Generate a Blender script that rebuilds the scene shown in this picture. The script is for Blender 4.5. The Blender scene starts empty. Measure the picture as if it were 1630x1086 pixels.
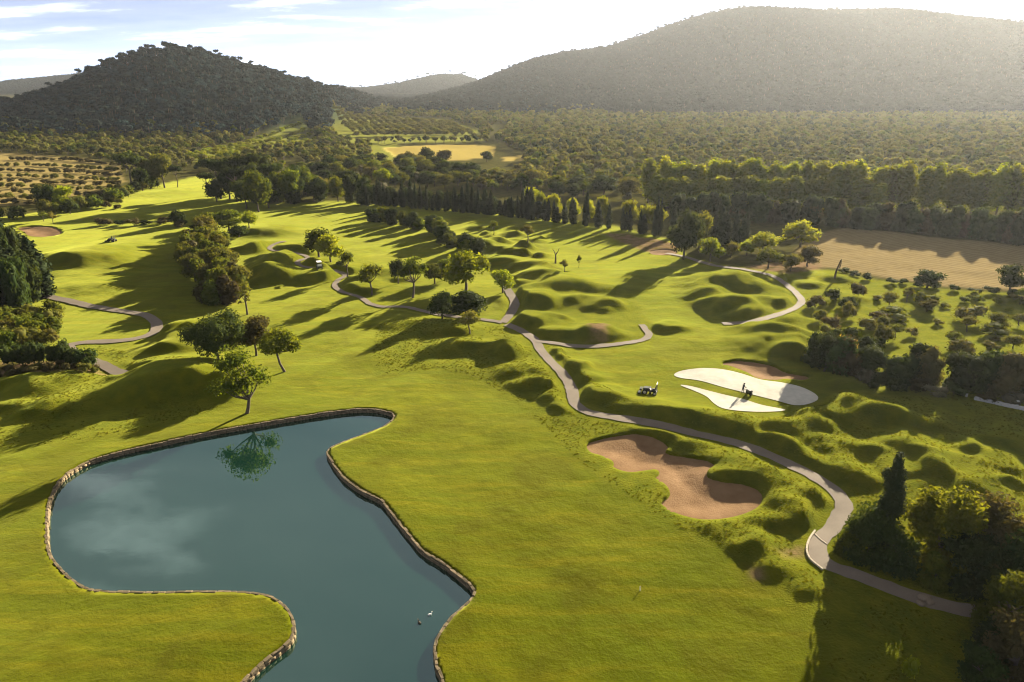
import bpy, bmesh, math, random
import numpy as np
from mathutils import Vector, Matrix
from mathutils.geometry import delaunay_2d_cdt

R = math.radians
sc = bpy.context.scene
COL = sc.collection

# ------------------------------------------------------------------ camera, sky, sun, exposure
CAM_H, FPX, HOR = 45.0, 1087.0, 130.0
PITCH = math.atan((543 - HOR) / FPX)
cam_d = bpy.data.cameras.new('camera')
cam_d.sensor_width = 36.0
cam_d.lens = 36.0 * FPX / 1630.0
cam_d.clip_start, cam_d.clip_end = 0.5, 20000
cam = bpy.data.objects.new('camera', cam_d)
cam.location = (0, 0, CAM_H)
cam.rotation_euler = (math.pi / 2 - PITCH, 0, 0)
COL.objects.link(cam)
sc.camera = cam

SUN_AZ, SUN_EL = R(35), R(16)
w = bpy.data.worlds.new('World'); sc.world = w; w.use_nodes = True
nt = w.node_tree
bg = nt.nodes['Background']
sky = nt.nodes.new('ShaderNodeTexSky'); sky.sky_type = 'NISHITA'; sky.sun_disc = False
sky.sun_elevation = SUN_EL; sky.sun_rotation = SUN_AZ
sky.air_density = 0.13; sky.dust_density = 0.06; sky.ozone_density = 1.0; sky.altitude = 100
bg.inputs['Strength'].default_value = 0.05
# thin cirrus over the whole sky
geo = nt.nodes.new('ShaderNodeTexCoord')
sep = nt.nodes.new('ShaderNodeSeparateXYZ'); nt.links.new(geo.outputs['Generated'], sep.inputs[0])
add = nt.nodes.new('ShaderNodeMath'); add.operation = 'ADD'; add.inputs[1].default_value = 0.12
nt.links.new(sep.outputs['Z'], add.inputs[0])
dv = nt.nodes.new('ShaderNodeVectorMath'); dv.operation = 'DIVIDE'
nt.links.new(geo.outputs['Generated'], dv.inputs[0]); nt.links.new(add.outputs[0], dv.inputs[1])
mp = nt.nodes.new('ShaderNodeMapping'); mp.inputs['Scale'].default_value = (0.55, 1.0, 0.0)
mp.inputs['Location'].default_value = (3.38, 1.45, 0)
nt.links.new(dv.outputs[0], mp.inputs[0])
cn = nt.nodes.new('ShaderNodeTexNoise'); cn.inputs['Scale'].default_value = 1.6; cn.inputs['Detail'].default_value = 7
cn.inputs['Roughness'].default_value = 0.58
nt.links.new(mp.outputs[0], cn.inputs['Vector'])
cr = nt.nodes.new('ShaderNodeValToRGB')
cr.color_ramp.elements[0].position = 0.12; cr.color_ramp.elements[0].color = (0, 0, 0, 1)
cr.color_ramp.elements[1].position = 0.9; cr.color_ramp.elements[1].color = (1, 1, 1, 1)
nt.links.new(cn.outputs['Fac'], cr.inputs[0])
cm = nt.nodes.new('ShaderNodeMix'); cm.data_type = 'RGBA'; cm.blend_type = 'ADD'
cf = nt.nodes.new('ShaderNodeMath'); cf.operation = 'MULTIPLY'; cf.inputs[1].default_value = 0.75
nt.links.new(cr.outputs[0], cf.inputs[0]); nt.links.new(cf.outputs[0], cm.inputs['Factor'])
nt.links.new(sky.outputs[0], cm.inputs['A'])
cm.inputs['B'].default_value = (3.2, 2.9, 2.4, 1)
# a few soft cumulus puffs
cr2 = nt.nodes.new('ShaderNodeValToRGB')
cr2.color_ramp.elements[0].position = 0.53; cr2.color_ramp.elements[0].color = (0, 0, 0, 1)
cr2.color_ramp.elements[1].position = 0.72; cr2.color_ramp.elements[1].color = (1, 1, 1, 1)
nt.links.new(cn.outputs['Fac'], cr2.inputs[0])
cm2 = nt.nodes.new('ShaderNodeMix'); cm2.data_type = 'RGBA'; cm2.blend_type = 'ADD'
nt.links.new(cr2.outputs[0], cm2.inputs['Factor']); nt.links.new(cm.outputs['Result'], cm2.inputs['A'])
cm2.inputs['B'].default_value = (5.0, 4.9, 4.7, 1)
nt.links.new(cm2.outputs['Result'], bg.inputs['Color'])

sl = bpy.data.lights.new('sun', 'SUN'); sl.energy = 5.0; sl.angle = R(0.6); sl.color = (1.0, 0.875, 0.645)
sun = bpy.data.objects.new('sun', sl); COL.objects.link(sun)
SUNV = Vector((math.sin(SUN_AZ) * math.cos(SUN_EL), math.cos(SUN_AZ) * math.cos(SUN_EL), math.sin(SUN_EL)))
sun.rotation_euler = SUNV.to_track_quat('Z', 'Y').to_euler()
sun.location = (150, 200, 120)

vs = sc.view_settings
vs.view_transform = 'Standard'; vs.look = 'None'; vs.gamma = 1.0; vs.use_curve_mapping = False
vs.exposure = 2.27
sc.render.engine = 'CYCLES'
cy = sc.cycles
cy.use_denoising = True
cy.filter_width = 1.1; cy.use_adaptive_sampling = False
cy.max_bounces = 5; cy.diffuse_bounces = 2; cy.glossy_bounces = 3; cy.transmission_bounces = 3
cy.volume_bounces = 0; cy.transparent_max_bounces = 8
cy.caustics_reflective = False; cy.caustics_refractive = False
cy.sample_clamp_indirect = 4.0

# ------------------------------------------------------------------ helpers
rng = np.random.default_rng(11)
random.seed(11)
cp, sp = math.cos(PITCH), math.sin(PITCH)

def at(px, py, z=0.0):
    """the place on level ground (height z) that the survey photo shows at px, py"""
    u = (px - 815) / FPX; v = (543 - py) / FPX
    t = (z - CAM_H) / (v * cp - sp)
    return u * t, (cp + v * sp) * t

def mpp(py):
    v = (543 - py) / FPX
    return (-CAM_H / (v * cp - sp)) / FPX

def height_for(y, py_top):
    v = (543 - py_top) / FPX
    return CAM_H + y / (cp + v * sp) * (v * cp - sp)

def wpoly(pts, z=0.0):
    return np.array([at(a, b, z) for a, b in pts])

def smooth_closed(P, step, it=2):
    P = np.asarray(P, float); out = []
    n = len(P)
    for i in range(n):
        p0, p1, p2, p3 = P[i - 1], P[i], P[(i + 1) % n], P[(i + 2) % n]
        L = np.linalg.norm(p2 - p1); k = max(1, int(L / step))
        for j in range(k):
            t = j / k
            out.append(0.5 * ((2 * p1) + (-p0 + p2) * t + (2 * p0 - 5 * p1 + 4 * p2 - p3) * t * t + (-p0 + 3 * p1 - 3 * p2 + p3) * t ** 3))
    return np.array(out)

def smooth_open(P, step):
    P = np.asarray(P, float)
    Q = np.vstack([2 * P[0] - P[1], P, 2 * P[-1] - P[-2]]); out = []
    for i in range(1, len(Q) - 2):
        p0, p1, p2, p3 = Q[i - 1], Q[i], Q[i + 1], Q[i + 2]
        k = max(2, int(np.linalg.norm(p2 - p1) / step))
        for j in range(k):
            t = j / k
            out.append(0.5 * ((2 * p1) + (-p0 + p2) * t + (2 * p0 - 5 * p1 + 4 * p2 - p3) * t * t + (-p0 + 3 * p1 - 3 * p2 + p3) * t ** 3))
    out.append(P[-1])
    return np.array(out)

def seg_dist(X, Y, P, closed):
    """distance to polyline P; returns dist, nearest x, nearest y"""
    A = P if closed else P[:-1]
    B = np.roll(P, -1, 0) if closed else P[1:]
    best = np.full(X.shape, 1e9); bx = X.copy(); by = Y.copy()
    for (ax, ay), (qx, qy) in zip(A, B):
        dx, dy = qx - ax, qy - ay
        L2 = dx * dx + dy * dy + 1e-12
        t = np.clip(((X - ax) * dx + (Y - ay) * dy) / L2, 0, 1)
        nx, ny = ax + t * dx, ay + t * dy
        d = (X - nx) ** 2 + (Y - ny) ** 2
        m = d < best
        best[m] = d[m]; bx[m] = nx[m]; by[m] = ny[m]
    return np.sqrt(best), bx, by

def inside(X, Y, P):
    c = np.zeros(X.shape, bool)
    A = P; B = np.roll(P, -1, 0)
    for (x1, y1), (x2, y2) in zip(A, B):
        if y1 == y2: continue
        m = ((y1 > Y) != (y2 > Y)) & (X < (x2 - x1) * (Y - y1) / (y2 - y1) + x1)
        c ^= m
    return c

def sdf_local(X, Y, P, pad):
    """signed distance (+ inside) near polygon P, -1e9 elsewhere; with nearest point"""
    sd = np.full(X.shape, -1e9); nx = X.copy(); ny = Y.copy()
    m = (X > P[:, 0].min() - pad) & (X < P[:, 0].max() + pad) & (Y > P[:, 1].min() - pad) & (Y < P[:, 1].max() + pad)
    if m.any():
        d, bx, by = seg_dist(X[m], Y[m], P, True)
        ins = inside(X[m], Y[m], P)
        sd[m] = np.where(ins, d, -d); nx[m] = bx; ny[m] = by
    return sd, nx, ny

def hash2(ix, iy, seed):
    h = (ix.astype(np.int64) * 374761393 + iy.astype(np.int64) * 668265263 + seed * 1442695041) & 0x7fffffff
    h = ((h ^ (h >> 13)) * 1274126177) & 0x7fffffff
    return ((h ^ (h >> 16)) & 0xffff) / 65535.0

def vnoise(x, y, seed=0):
    ix, iy = np.floor(x), np.floor(y)
    fx, fy = x - ix, y - iy
    fx = fx * fx * (3 - 2 * fx); fy = fy * fy * (3 - 2 * fy)
    a = hash2(ix, iy, seed); b = hash2(ix + 1, iy, seed); c = hash2(ix, iy + 1, seed); d = hash2(ix + 1, iy + 1, seed)
    return (a * (1 - fx) + b * fx) * (1 - fy) + (c * (1 - fx) + d * fx) * fy - 0.5

def sstep(a, b, x):
    t = np.clip((x - a) / (b - a), 0, 1)
    return t * t * (3 - 2 * t)

def mesh_np(name, V, F, mats=(), smooth=False, mat_idx=None):
    me = bpy.data.meshes.new(name)
    V = np.asarray(V, np.float32); F = np.asarray(F, np.int32)
    n, k = F.shape
    me.vertices.add(len(V)); me.vertices.foreach_set('co', V.ravel())
    me.loops.add(n * k); me.loops.foreach_set('vertex_index', F.ravel())
    me.polygons.add(n); me.polygons.foreach_set('loop_start', np.arange(0, n * k, k, dtype=np.int32))
    for m in mats: me.materials.append(m)
    if mat_idx is not None: me.polygons.foreach_set('material_index', np.asarray(mat_idx, np.int32))
    if smooth: me.polygons.foreach_set('use_smooth', np.ones(n, bool))
    me.update(calc_edges=True); me.validate()
    return me

def link(name, me, parent=None):
    o = bpy.data.objects.new(name, me); COL.objects.link(o)
    if parent: o.parent = parent
    return o

def tag(o, label=None, cat=None, group=None, kind=None):
    if label: o['label'] = label
    if cat: o['category'] = cat
    if group: o['group'] = group
    if kind: o['kind'] = kind
    return o

ORD = ['first', 'second', 'third', 'fourth', 'fifth', 'sixth', 'seventh', 'eighth', 'ninth', 'tenth', 'eleventh', 'twelfth']
def nth(i):
    i += 1
    if i <= 12: return ORD[i - 1]
    s = 'th' if 10 < i % 100 < 14 else {1: 'st', 2: 'nd', 3: 'rd'}.get(i % 10, 'th')
    return '%d%s' % (i, s)

# ------------------------------------------------------------------ materials
class NT:
    def __init__(self, name):
        self.m = bpy.data.materials.new(name); self.m.use_nodes = True
        self.t = self.m.node_tree; self.p = self.t.nodes['Principled BSDF']; self.out = self.t.nodes['Material Output']
    def n(self, typ, **kw):
        nd = self.t.nodes.new(typ)
        for k, v in kw.items():
            if k in nd.inputs: nd.inputs[k].default_value = v
            else: setattr(nd, k, v)
        return nd
    def l(self, a, b): self.t.links.new(a, b)
    def noise(self, scale, detail=4, rough=0.55, vec=None, dist=0.0):
        nd = self.n('ShaderNodeTexNoise'); nd.inputs['Scale'].default_value = scale
        nd.inputs['Detail'].default_value = detail; nd.inputs['Roughness'].default_value = rough
        nd.inputs['Distortion'].default_value = dist
        if vec is not None: self.l(vec, nd.inputs['Vector'])
        return nd.outputs['Fac']
    def ramp(self, fac, a, b):
        nd = self.n('ShaderNodeMapRange'); nd.inputs['From Min'].default_value = a; nd.inputs['From Max'].default_value = b
        self.l(fac, nd.inputs['Value']); return nd.outputs[0]
    def mix(self, fac, a, b, blend='MIX'):
        nd = self.n('ShaderNodeMix'); nd.data_type = 'RGBA'; nd.blend_type = blend
        for s, v in (('Factor', fac), ('A', a), ('B', b)):
            if isinstance(v, (int, float)): nd.inputs[s].default_value = v
            elif isinstance(v, tuple): nd.inputs[s].default_value = v if len(v) == 4 else (*v, 1)
            else: self.l(v, nd.inputs[s])
        return nd.outputs['Result']
    def math(self, op, a, b=None):
        nd = self.n('ShaderNodeMath'); nd.operation = op
        for i, v in enumerate((a, b)):
            if v is None: continue
            if isinstance(v, (int, float)): nd.inputs[i].default_value = v
            else: self.l(v, nd.inputs[i])
        return nd.outputs[0]
    def pos(self): return self.n('ShaderNodeNewGeometry').outputs['Position']
    def obj(self): return self.n('ShaderNodeTexCoord').outputs['Object']
    def attr(self, name):
        nd = self.n('ShaderNodeAttribute'); nd.attribute_name = name; return nd.outputs['Fac']
    def bump(self, h, strength, dist):
        nd = self.n('ShaderNodeBump'); nd.inputs['Strength'].default_value = strength; nd.inputs['Distance'].default_value = dist
        self.l(h, nd.inputs['Height']); self.l(nd.outputs[0], self.p.inputs['Normal'])
    def base(self, c, rough=0.8, spec=0.3):
        if isinstance(c, tuple): self.p.inputs['Base Color'].default_value = (*c, 1)
        else: self.l(c, self.p.inputs['Base Color'])
        self.p.inputs['Roughness'].default_value = rough
        self.p.inputs['Specular IOR Level'].default_value = spec
        return self

def leaf_mat(name, c1, c2, trans=0.35, tc=None, var=(0.7, 1.35)):
    t = NT(name)
    oi = t.n('ShaderNodeObjectInfo').outputs['Random']
    n = t.noise(0.55, 3, vec=t.pos())
    col = t.mix(t.ramp(n, 0.35, 0.65), c1, c2)
    hv = t.n('ShaderNodeHueSaturation')
    t.l(col, hv.inputs['Color'])
    t.l(t.math('MULTIPLY_ADD', oi, 0.5), hv.inputs['Value'])
    hv.inputs['Value'].default_value = 1
    vv = t.n('ShaderNodeMapRange'); vv.inputs['To Min'].default_value = var[0]; vv.inputs['To Max'].default_value = var[1]
    t.l(oi, vv.inputs['Value']); t.l(vv.outputs[0], hv.inputs['Value'])
    hh = t.n('ShaderNodeMapRange'); hh.inputs['To Min'].default_value = 0.485; hh.inputs['To Max'].default_value = 0.515
    t.l(t.math('FRACT', t.math('MULTIPLY', oi, 7.3)), hh.inputs['Value']); t.l(hh.outputs[0], hv.inputs['Hue'])
    t.base(hv.outputs[0], 0.8, 0.02)
    tr = t.n('ShaderNodeBsdfTranslucent')
    tcol = t.mix(1.0, hv.outputs[0], tc or (2.2, 2.0, 0.6), 'MULTIPLY')
    t.l(tcol, tr.inputs['Color'])
    mx = t.n('ShaderNodeMixShader'); mx.inputs[0].default_value = trans
    t.l(t.p.outputs[0], mx.inputs[1]); t.l(tr.outputs[0], mx.inputs[2]); t.l(mx.outputs[0], t.out.inputs['Surface'])
    return t.m

M = {}
M['leaf_dark'] = leaf_mat('leaf_dark', (0.022, 0.034, 0.010), (0.035, 0.046, 0.012), 0.25)
M['leaf_mid'] = leaf_mat('leaf_mid', (0.048, 0.066, 0.009), (0.080, 0.090, 0.012), 0.4)
M['leaf_bright'] = leaf_mat('leaf_bright', (0.10, 0.125, 0.010), (0.15, 0.16, 0.014), 0.5)
M['leaf_olive'] = leaf_mat('leaf_olive', (0.065, 0.072, 0.016), (0.105, 0.098, 0.024), 0.35)
M['leaf_grey'] = leaf_mat('leaf_grey', (0.085, 0.080, 0.050), (0.12, 0.108, 0.066), 0.25, (1.3, 1.25, 0.9))
M['leaf_brown'] = leaf_mat('leaf_brown', (0.046, 0.042, 0.018), (0.066, 0.056, 0.024), 0.3)
M['leaf_cypress'] = leaf_mat('leaf_cypress', (0.016, 0.024, 0.010), (0.026, 0.034, 0.012), 0.15)
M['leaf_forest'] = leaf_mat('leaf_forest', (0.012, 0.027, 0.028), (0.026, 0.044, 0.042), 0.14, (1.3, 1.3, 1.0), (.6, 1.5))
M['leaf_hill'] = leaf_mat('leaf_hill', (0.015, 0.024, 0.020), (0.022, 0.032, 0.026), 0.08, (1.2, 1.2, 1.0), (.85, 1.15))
M['leaf_corner'] = leaf_mat('leaf_corner', (0.075, 0.095, 0.012), (0.115, 0.125, 0.018), 0.48)
M['leaf_plain'] = leaf_mat('leaf_plain', (0.075, 0.080, 0.026), (0.12, 0.112, 0.038), 0.35)
M['leaf_gold'] = leaf_mat('leaf_gold', (0.20, 0.13, 0.02), (0.16, 0.12, 0.03), 0.45)

t = NT('bark'); t.base(t.mix(t.noise(3, 4, vec=t.pos()), (0.05, 0.04, 0.03), (0.12, 0.095, 0.07)), 0.9, 0.1); M['bark'] = t.m

# ground
t = NT('ground_turf')
P_ = t.pos()
n1 = t.noise(0.045, 4, vec=P_, dist=.5); n2 = t.noise(0.38, 6, 0.65, vec=P_); n3 = t.noise(4.0, 5, 0.7, vec=P_)
mpv = t.n('ShaderNodeMapping'); mpv.inputs['Rotation'].default_value = (0, 0, R(-38)); mpv.inputs['Scale'].default_value = (0.07, 0.55, 0.1)
t.l(P_, mpv.inputs[0]); nstreak = t.noise(1.0, 4, 0.6, vec=mpv.outputs[0], dist=0.6)
fair = t.mix(t.ramp(n1, 0.3, 0.7), (0.042, 0.058, 0.001), (0.074, 0.076, 0.0014))
fair = t.mix(t.math('MULTIPLY', t.ramp(n2, 0.42, 0.66), 0.75), fair, (0.042, 0.050, 0.0015))
fair = t.mix(t.math('MULTIPLY', t.ramp(nstreak, 0.47, 0.66), 0.6), fair, (0.100, 0.086, 0.003))
fair = t.mix(t.math('MULTIPLY', t.ramp(n3, 0.45, 0.7), 0.45), fair, (0.040, 0.042, 0.0015))
nb = t.noise(0.11, 4, .6, vec=P_, dist=.8)
fair = t.mix(t.math('MULTIPLY', t.ramp(nb, 0.48, 0.64), 0.8), fair, (0.040, 0.040, 0.0012))
rough = t.mix(t.ramp(n2, 0.35, 0.65), (0.042, 0.054, 0.0015), (0.085, 0.086, 0.003))
rough = t.mix(t.math('MULTIPLY', t.ramp(n3, 0.5, 0.8), 0.6), rough, (0.105, 0.086, 0.007))
fw = t.n('ShaderNodeTexWave'); fw.inputs['Scale'].default_value = .22; fw.inputs['Distortion'].default_value = 2.5; fw.inputs['Detail'].default_value = 3
fm = t.n('ShaderNodeMapping'); fm.inputs['Rotation'].default_value = (0, 0, R(62)); t.l(P_, fm.inputs[0]); t.l(fm.outputs[0], fw.inputs['Vector'])
dry = t.mix(t.ramp(n2, 0.3, 0.7), (0.155, 0.116, 0.054), (0.21, 0.162, 0.082))
dry = t.mix(t.math('MULTIPLY', t.ramp(n3, 0.5, 0.8), 0.5), dry, (0.10, 0.085, 0.03))
straw = t.mix(n2, (0.26, 0.20, 0.05), (0.34, 0.27, 0.08))
dry = t.mix(t.math('MULTIPLY', t.ramp(fw.outputs['Fac'], .35, .8), .45), dry, (0.26, 0.205, 0.105))
scrub = t.mix(t.ramp(n2, 0.35, 0.65), (0.045, 0.046, 0.014), (0.075, 0.068, 0.022))
bare = t.mix(n3, (0.16, 0.10, 0.06), (0.22, 0.15, 0.09))
c = t.mix(t.attr('rough'), fair, rough)
c = t.mix(t.attr('scrub'), c, scrub)
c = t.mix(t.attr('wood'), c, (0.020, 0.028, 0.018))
c = t.mix(t.attr('dry'), c, dry)
c = t.mix(t.attr('straw'), c, straw)
c = t.mix(t.math('MULTIPLY', t.attr('bare'), t.ramp(n2, 0.3, 0.6)), c, bare)
t.base(c, 0.95, 0.0)
t.l(t.math('MULTIPLY', .33, t.math('SUBTRACT', 1.0, t.math('MAXIMUM', t.math('MAXIMUM', t.attr('scrub'), t.attr('dry')), t.attr('bare')))), t.p.inputs['Sheen Weight']); t.p.inputs['Sheen Roughness'].default_value = 0.45
t.l(t.mix(1.0, t.mix(.6, c, (0.125, 0.122, 0.045)), (6.4, 6.9, 4.2), 'MULTIPLY'), t.p.inputs['Sheen Tint'])
hgt = t.math('ADD', t.math('MULTIPLY', n3, t.math('MULTIPLY_ADD', t.attr('rough'), 0.16)), t.math('MULTIPLY', n2, 0.22))
hn = t.t.nodes[-1]
for nd in t.t.nodes:
    if nd.type == 'MATH' and nd.operation == 'MULTIPLY_ADD': nd.inputs[2].default_value = 0.05
t.bump(hgt, 0.8, 1.0)
M['ground'] = t.m

t = NT('path_gravel'); P_ = t.pos()
c = t.mix(t.noise(0.5, 4, vec=P_), (0.125, 0.102, 0.080), (0.20, 0.166, 0.132))
c = t.mix(t.math('MULTIPLY', t.ramp(t.noise(9, 3, vec=P_), 0.5, 0.8), 0.5), c, (0.10, 0.08, 0.065))
t.base(c, 0.9, 0.15); t.bump(t.noise(14, 3, vec=P_), 0.5, 0.02); M['path'] = t.m

t = NT('bunker_sand'); P_ = t.pos()
c = t.mix(t.ramp(t.noise(0.5, 5, vec=P_), 0.3, 0.7), (0.150, 0.090, 0.045), (0.215, 0.135, 0.074))
c = t.mix(t.math('MULTIPLY', t.ramp(t.noise(4, 4, vec=P_), 0.5, 0.8), 0.4), c, (0.13, 0.078, 0.045))
rk = t.n('ShaderNodeTexWave'); rk.inputs['Scale'].default_value = 1.6; rk.inputs['Distortion'].default_value = 14; rk.inputs['Detail'].default_value = 2; rk.inputs['Detail Scale'].default_value = .35; t.l(P_, rk.inputs['Vector'])
t.base(c, 0.95, 0.02); t.bump(t.math('ADD', t.noise(3.0, 5, vec=P_), t.math('MULTIPLY', rk.outputs['Fac'], .07)), 0.6, 0.12); M['sand'] = t.m

t = NT('white_sand'); P_ = t.pos()
t.base(t.mix(t.ramp(t.noise(0.7, 5, vec=P_), 0.3, 0.7), (0.38, 0.37, 0.32), (0.50, 0.48, 0.42)), 0.95, 0.05); M['white_sand'] = t.m

t = NT('stone'); P_ = t.pos()
oi = t.n('ShaderNodeObjectInfo').outputs['Random']
c = t.mix(oi, (0.09, 0.07, 0.04), (0.19, 0.145, 0.085))
c = t.mix(t.math('MULTIPLY', t.ramp(t.noise(2.5, 5, vec=P_), 0.45, 0.75), 0.6), c, (0.11, 0.09, 0.06))
t.base(c, 0.9, 0.15); t.bump(t.noise(9, 4, vec=P_), 0.7, 0.05); M['stone'] = t.m

t = NT('wall_stone_course'); P_ = t.pos()
vo = t.n('ShaderNodeTexVoronoi'); vo.inputs['Scale'].default_value = 2.0; t.l(P_, vo.inputs['Vector'])
c = t.mix(t.noise(1.2, 5, vec=P_), (0.10, 0.078, 0.045), (0.25, 0.19, 0.115))
t.base(c, 0.9, 0.15); t.bump(vo.outputs['Distance'], 0.7, 0.08); M['stone_dark'] = t.m

t = NT('pond_water'); P_ = t.pos()
c = t.mix(t.ramp(t.noise(0.05, 3, vec=P_), 0.3, 0.7), (0.004, 0.020, 0.014), (0.006, 0.026, 0.018))
t.base(c, 0.03, 0.5); t.p.inputs['IOR'].default_value = 3.3; t.p.inputs['Specular Tint'].default_value = (.74, 1.0, .93, 1)
mw = t.n('ShaderNodeMapping'); mw.inputs['Scale'].default_value = (1.0, 1.6, 1); t.l(P_, mw.inputs[0])
t.l(t.math('MULTIPLY', t.ramp(t.noise(0.09, 4, vec=mw.outputs[0], dist=1.0), .5, .75), .10), t.p.inputs['Roughness'])
t.bump(t.noise(1.1, 3, vec=mw.outputs[0]), 0.03, 0.05); M['water'] = t.m

def plain(name, col, rough=0.6, spec=0.3, metal=0.0, var=0.25):
    t = NT(name); P_ = t.obj()
    d = tuple(x * (1 - var) for x in col)
    t.base(t.mix(t.noise(6, 3, vec=P_), d, col), rough, spec); t.p.inputs['Metallic'].default_value = metal
    M[name] = t.m; return t.m
plain('machine_dark', (0.025, 0.025, 0.028), 0.4, 0.5)
plain('machine_green', (0.02, 0.05, 0.02), 0.35, 0.5)
plain('tyre', (0.015, 0.015, 0.015), 0.8)
plain('rim_pale', (0.5, 0.48, 0.42), 0.5)
plain('white_paint', (0.78, 0.76, 0.72), 0.5, var=0.1)
plain('seat_black', (0.03, 0.03, 0.03), 0.7)
plain('cloth_dark', (0.03, 0.035, 0.05), 0.9)
plain('cloth_shirt', (0.10, 0.10, 0.12), 0.9)
plain('skin', (0.42, 0.26, 0.18), 0.6)
plain('hair', (0.03, 0.02, 0.015), 0.8)
plain('whitewash', (0.55, 0.53, 0.50), 0.9, 0.1)
plain('kerb_stone', (0.46, 0.40, 0.31), 0.9, 0.1)
plain('dead_wood', (0.09, 0.07, 0.05), 0.9, 0.1)
plain('feather_white', (0.8, 0.79, 0.75), 0.8, 0.1, var=0.08)
plain('feather_brown', (0.09, 0.07, 0.05), 0.8, 0.1)
plain('beak', (0.5, 0.25, 0.04), 0.5)
plain('rock', (0.24, 0.19, 0.14), 0.9, 0.1, var=0.45)

# ------------------------------------------------------------------ survey of the course (plan shapes)
POND = [(626, 661), (610, 654), (580, 651), (540, 654), (480, 663), (420, 673), (345, 686), (300, 695), (250, 706), (200, 717), (150, 731),
        (113, 750), (92, 770), (80, 798), (76, 840), (81, 879), (103, 909), (132, 931), (162, 939), (245, 941), (344, 940), (407, 943), (442, 954), (464, 977),
        (470, 1002), (461, 1022), (422, 1053), (388, 1086), (352, 1125), (330, 1170), (340, 1230), (500, 1280), (680, 1240), (720, 1160),
        (702, 1086), (692, 1056), (690, 1026), (702, 1002), (721, 977), (746, 955), (752, 938), (731, 918), (702, 896), (672, 877), (648, 850), (623, 818),
        (604, 796), (574, 781), (545, 759), (528, 737), (520, 717), (545, 703), (585, 688), (615, 675)]
BUNKER = [(933, 706), (937, 699), (953, 694), (971, 690), (991, 687), (1010, 685), (1030, 687), (1048, 694), (1066, 706), (1060, 714), (1070, 718), (1092, 722), (1123, 728), (1139, 737), (1127, 747),
          (1130, 757), (1153, 762), (1184, 767), (1208, 776), (1215, 788), (1212, 799), (1200, 810), (1173, 820), (1143, 825), (1113, 825), (1082, 818), (1062, 808),
          (1051, 797), (1064, 787), (1065, 777), (1056, 767), (1042, 757), (1050, 749), (1046, 744), (1030, 745), (1005, 748), (987, 745), (975, 738), (976, 730), (957, 721), (940, 716)]
BUNKER2 = [(1148, 578), (1170, 574), (1200, 576), (1230, 582), (1250, 591), (1287, 600), (1280, 607), (1250, 605), (1235, 607), (1205, 603), (1190, 594), (1168, 585)]
BUNKER3 = [(28, 361), (60, 359), (90, 362), (99, 370), (85, 375), (50, 376), (38, 369)]
BUNKER4 = [(1035, 400), (1060, 398), (1078, 402), (1066, 408), (1040, 406)]
SANDA = [(1073, 596), (1085, 590), (1120, 587), (1150, 589), (1180, 596), (1210, 606), (1245, 612), (1275, 619), (1298, 630), (1301, 638), (1285, 645), (1265, 646), (1240, 640), (1200, 630), (1160, 619), (1115, 606), (1085, 601)]
SANDB = [(1083, 612), (1100, 614), (1140, 625), (1180, 635), (1210, 645), (1250, 654), (1220, 657), (1180, 655), (1150, 650), (1135, 641), (1125, 631), (1105, 621)]

PATHS = {
 'main': ([(1720, 1000), (1630, 985), (1545, 970), (1475, 954), (1420, 936), (1365, 915), (1322, 899), (1303, 882), (1303, 862), (1320, 843), (1335, 825), (1343, 807), (1338, 793), (1318, 774), (1288, 756), (1250, 738), (1205, 717), (1160, 701),
           (1110, 688), (1060, 676), (1010, 667), (960, 660), (930, 653), (915, 641), (910, 620), (899, 600), (880, 580), (862, 560), (853, 545), (840, 534), (820, 522), (800, 514)], 1.85),
 'upper': ([(800, 514), (811, 503), (818, 490), (819, 480), (812, 470), (806, 460), (800, 448), (790, 440)], 1.9),
 'left': ([(800, 514), (770, 509), (735, 505), (700, 501), (668, 494), (640, 488), (610, 489), (588, 484), (574, 474), (545, 466), (533, 458), (540, 447), (550, 440), (530, 432), (505, 429), (480, 425), (474, 418), (490, 411), (470, 404), (436, 401), (430, 395), (440, 388), (460, 384)], 1.35),
 'loop': ([(853, 545), (880, 547), (920, 552), (960, 551), (1000, 546), (1025, 540), (1033, 532), (1024, 521), (1018, 514)], 1.4),
 'right': ([(1060, 405), (1085, 410), (1110, 416), (1145, 424), (1180, 430), (1210, 436), (1232, 441), (1250, 452), (1268, 467), (1276, 479), (1264, 490), (1238, 501), (1205, 510), (1178, 514), (1150, 515)], 1.6),
 'west': ([(60, 470), (100, 477), (150, 487), (200, 496), (236, 504), (250, 518), (240, 533), (200, 543), (140, 546), (110, 552), (120, 565), (165, 580), (185, 590), (212, 596)], 2.1),
}
POND_W = smooth_closed(wpoly(POND), 0.45)
BUNK_W = [smooth_closed(wpoly(b), 0.4) for b in (BUNKER, BUNKER2, BUNKER3, BUNKER4)]
SAND_W = [smooth_closed(wpoly(b), 0.5) for b in (SANDA, SANDB)]
PATH_W = {k: (smooth_open(wpoly(p), 1.0), wd) for k, (p, wd) in PATHS.items()}

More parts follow.
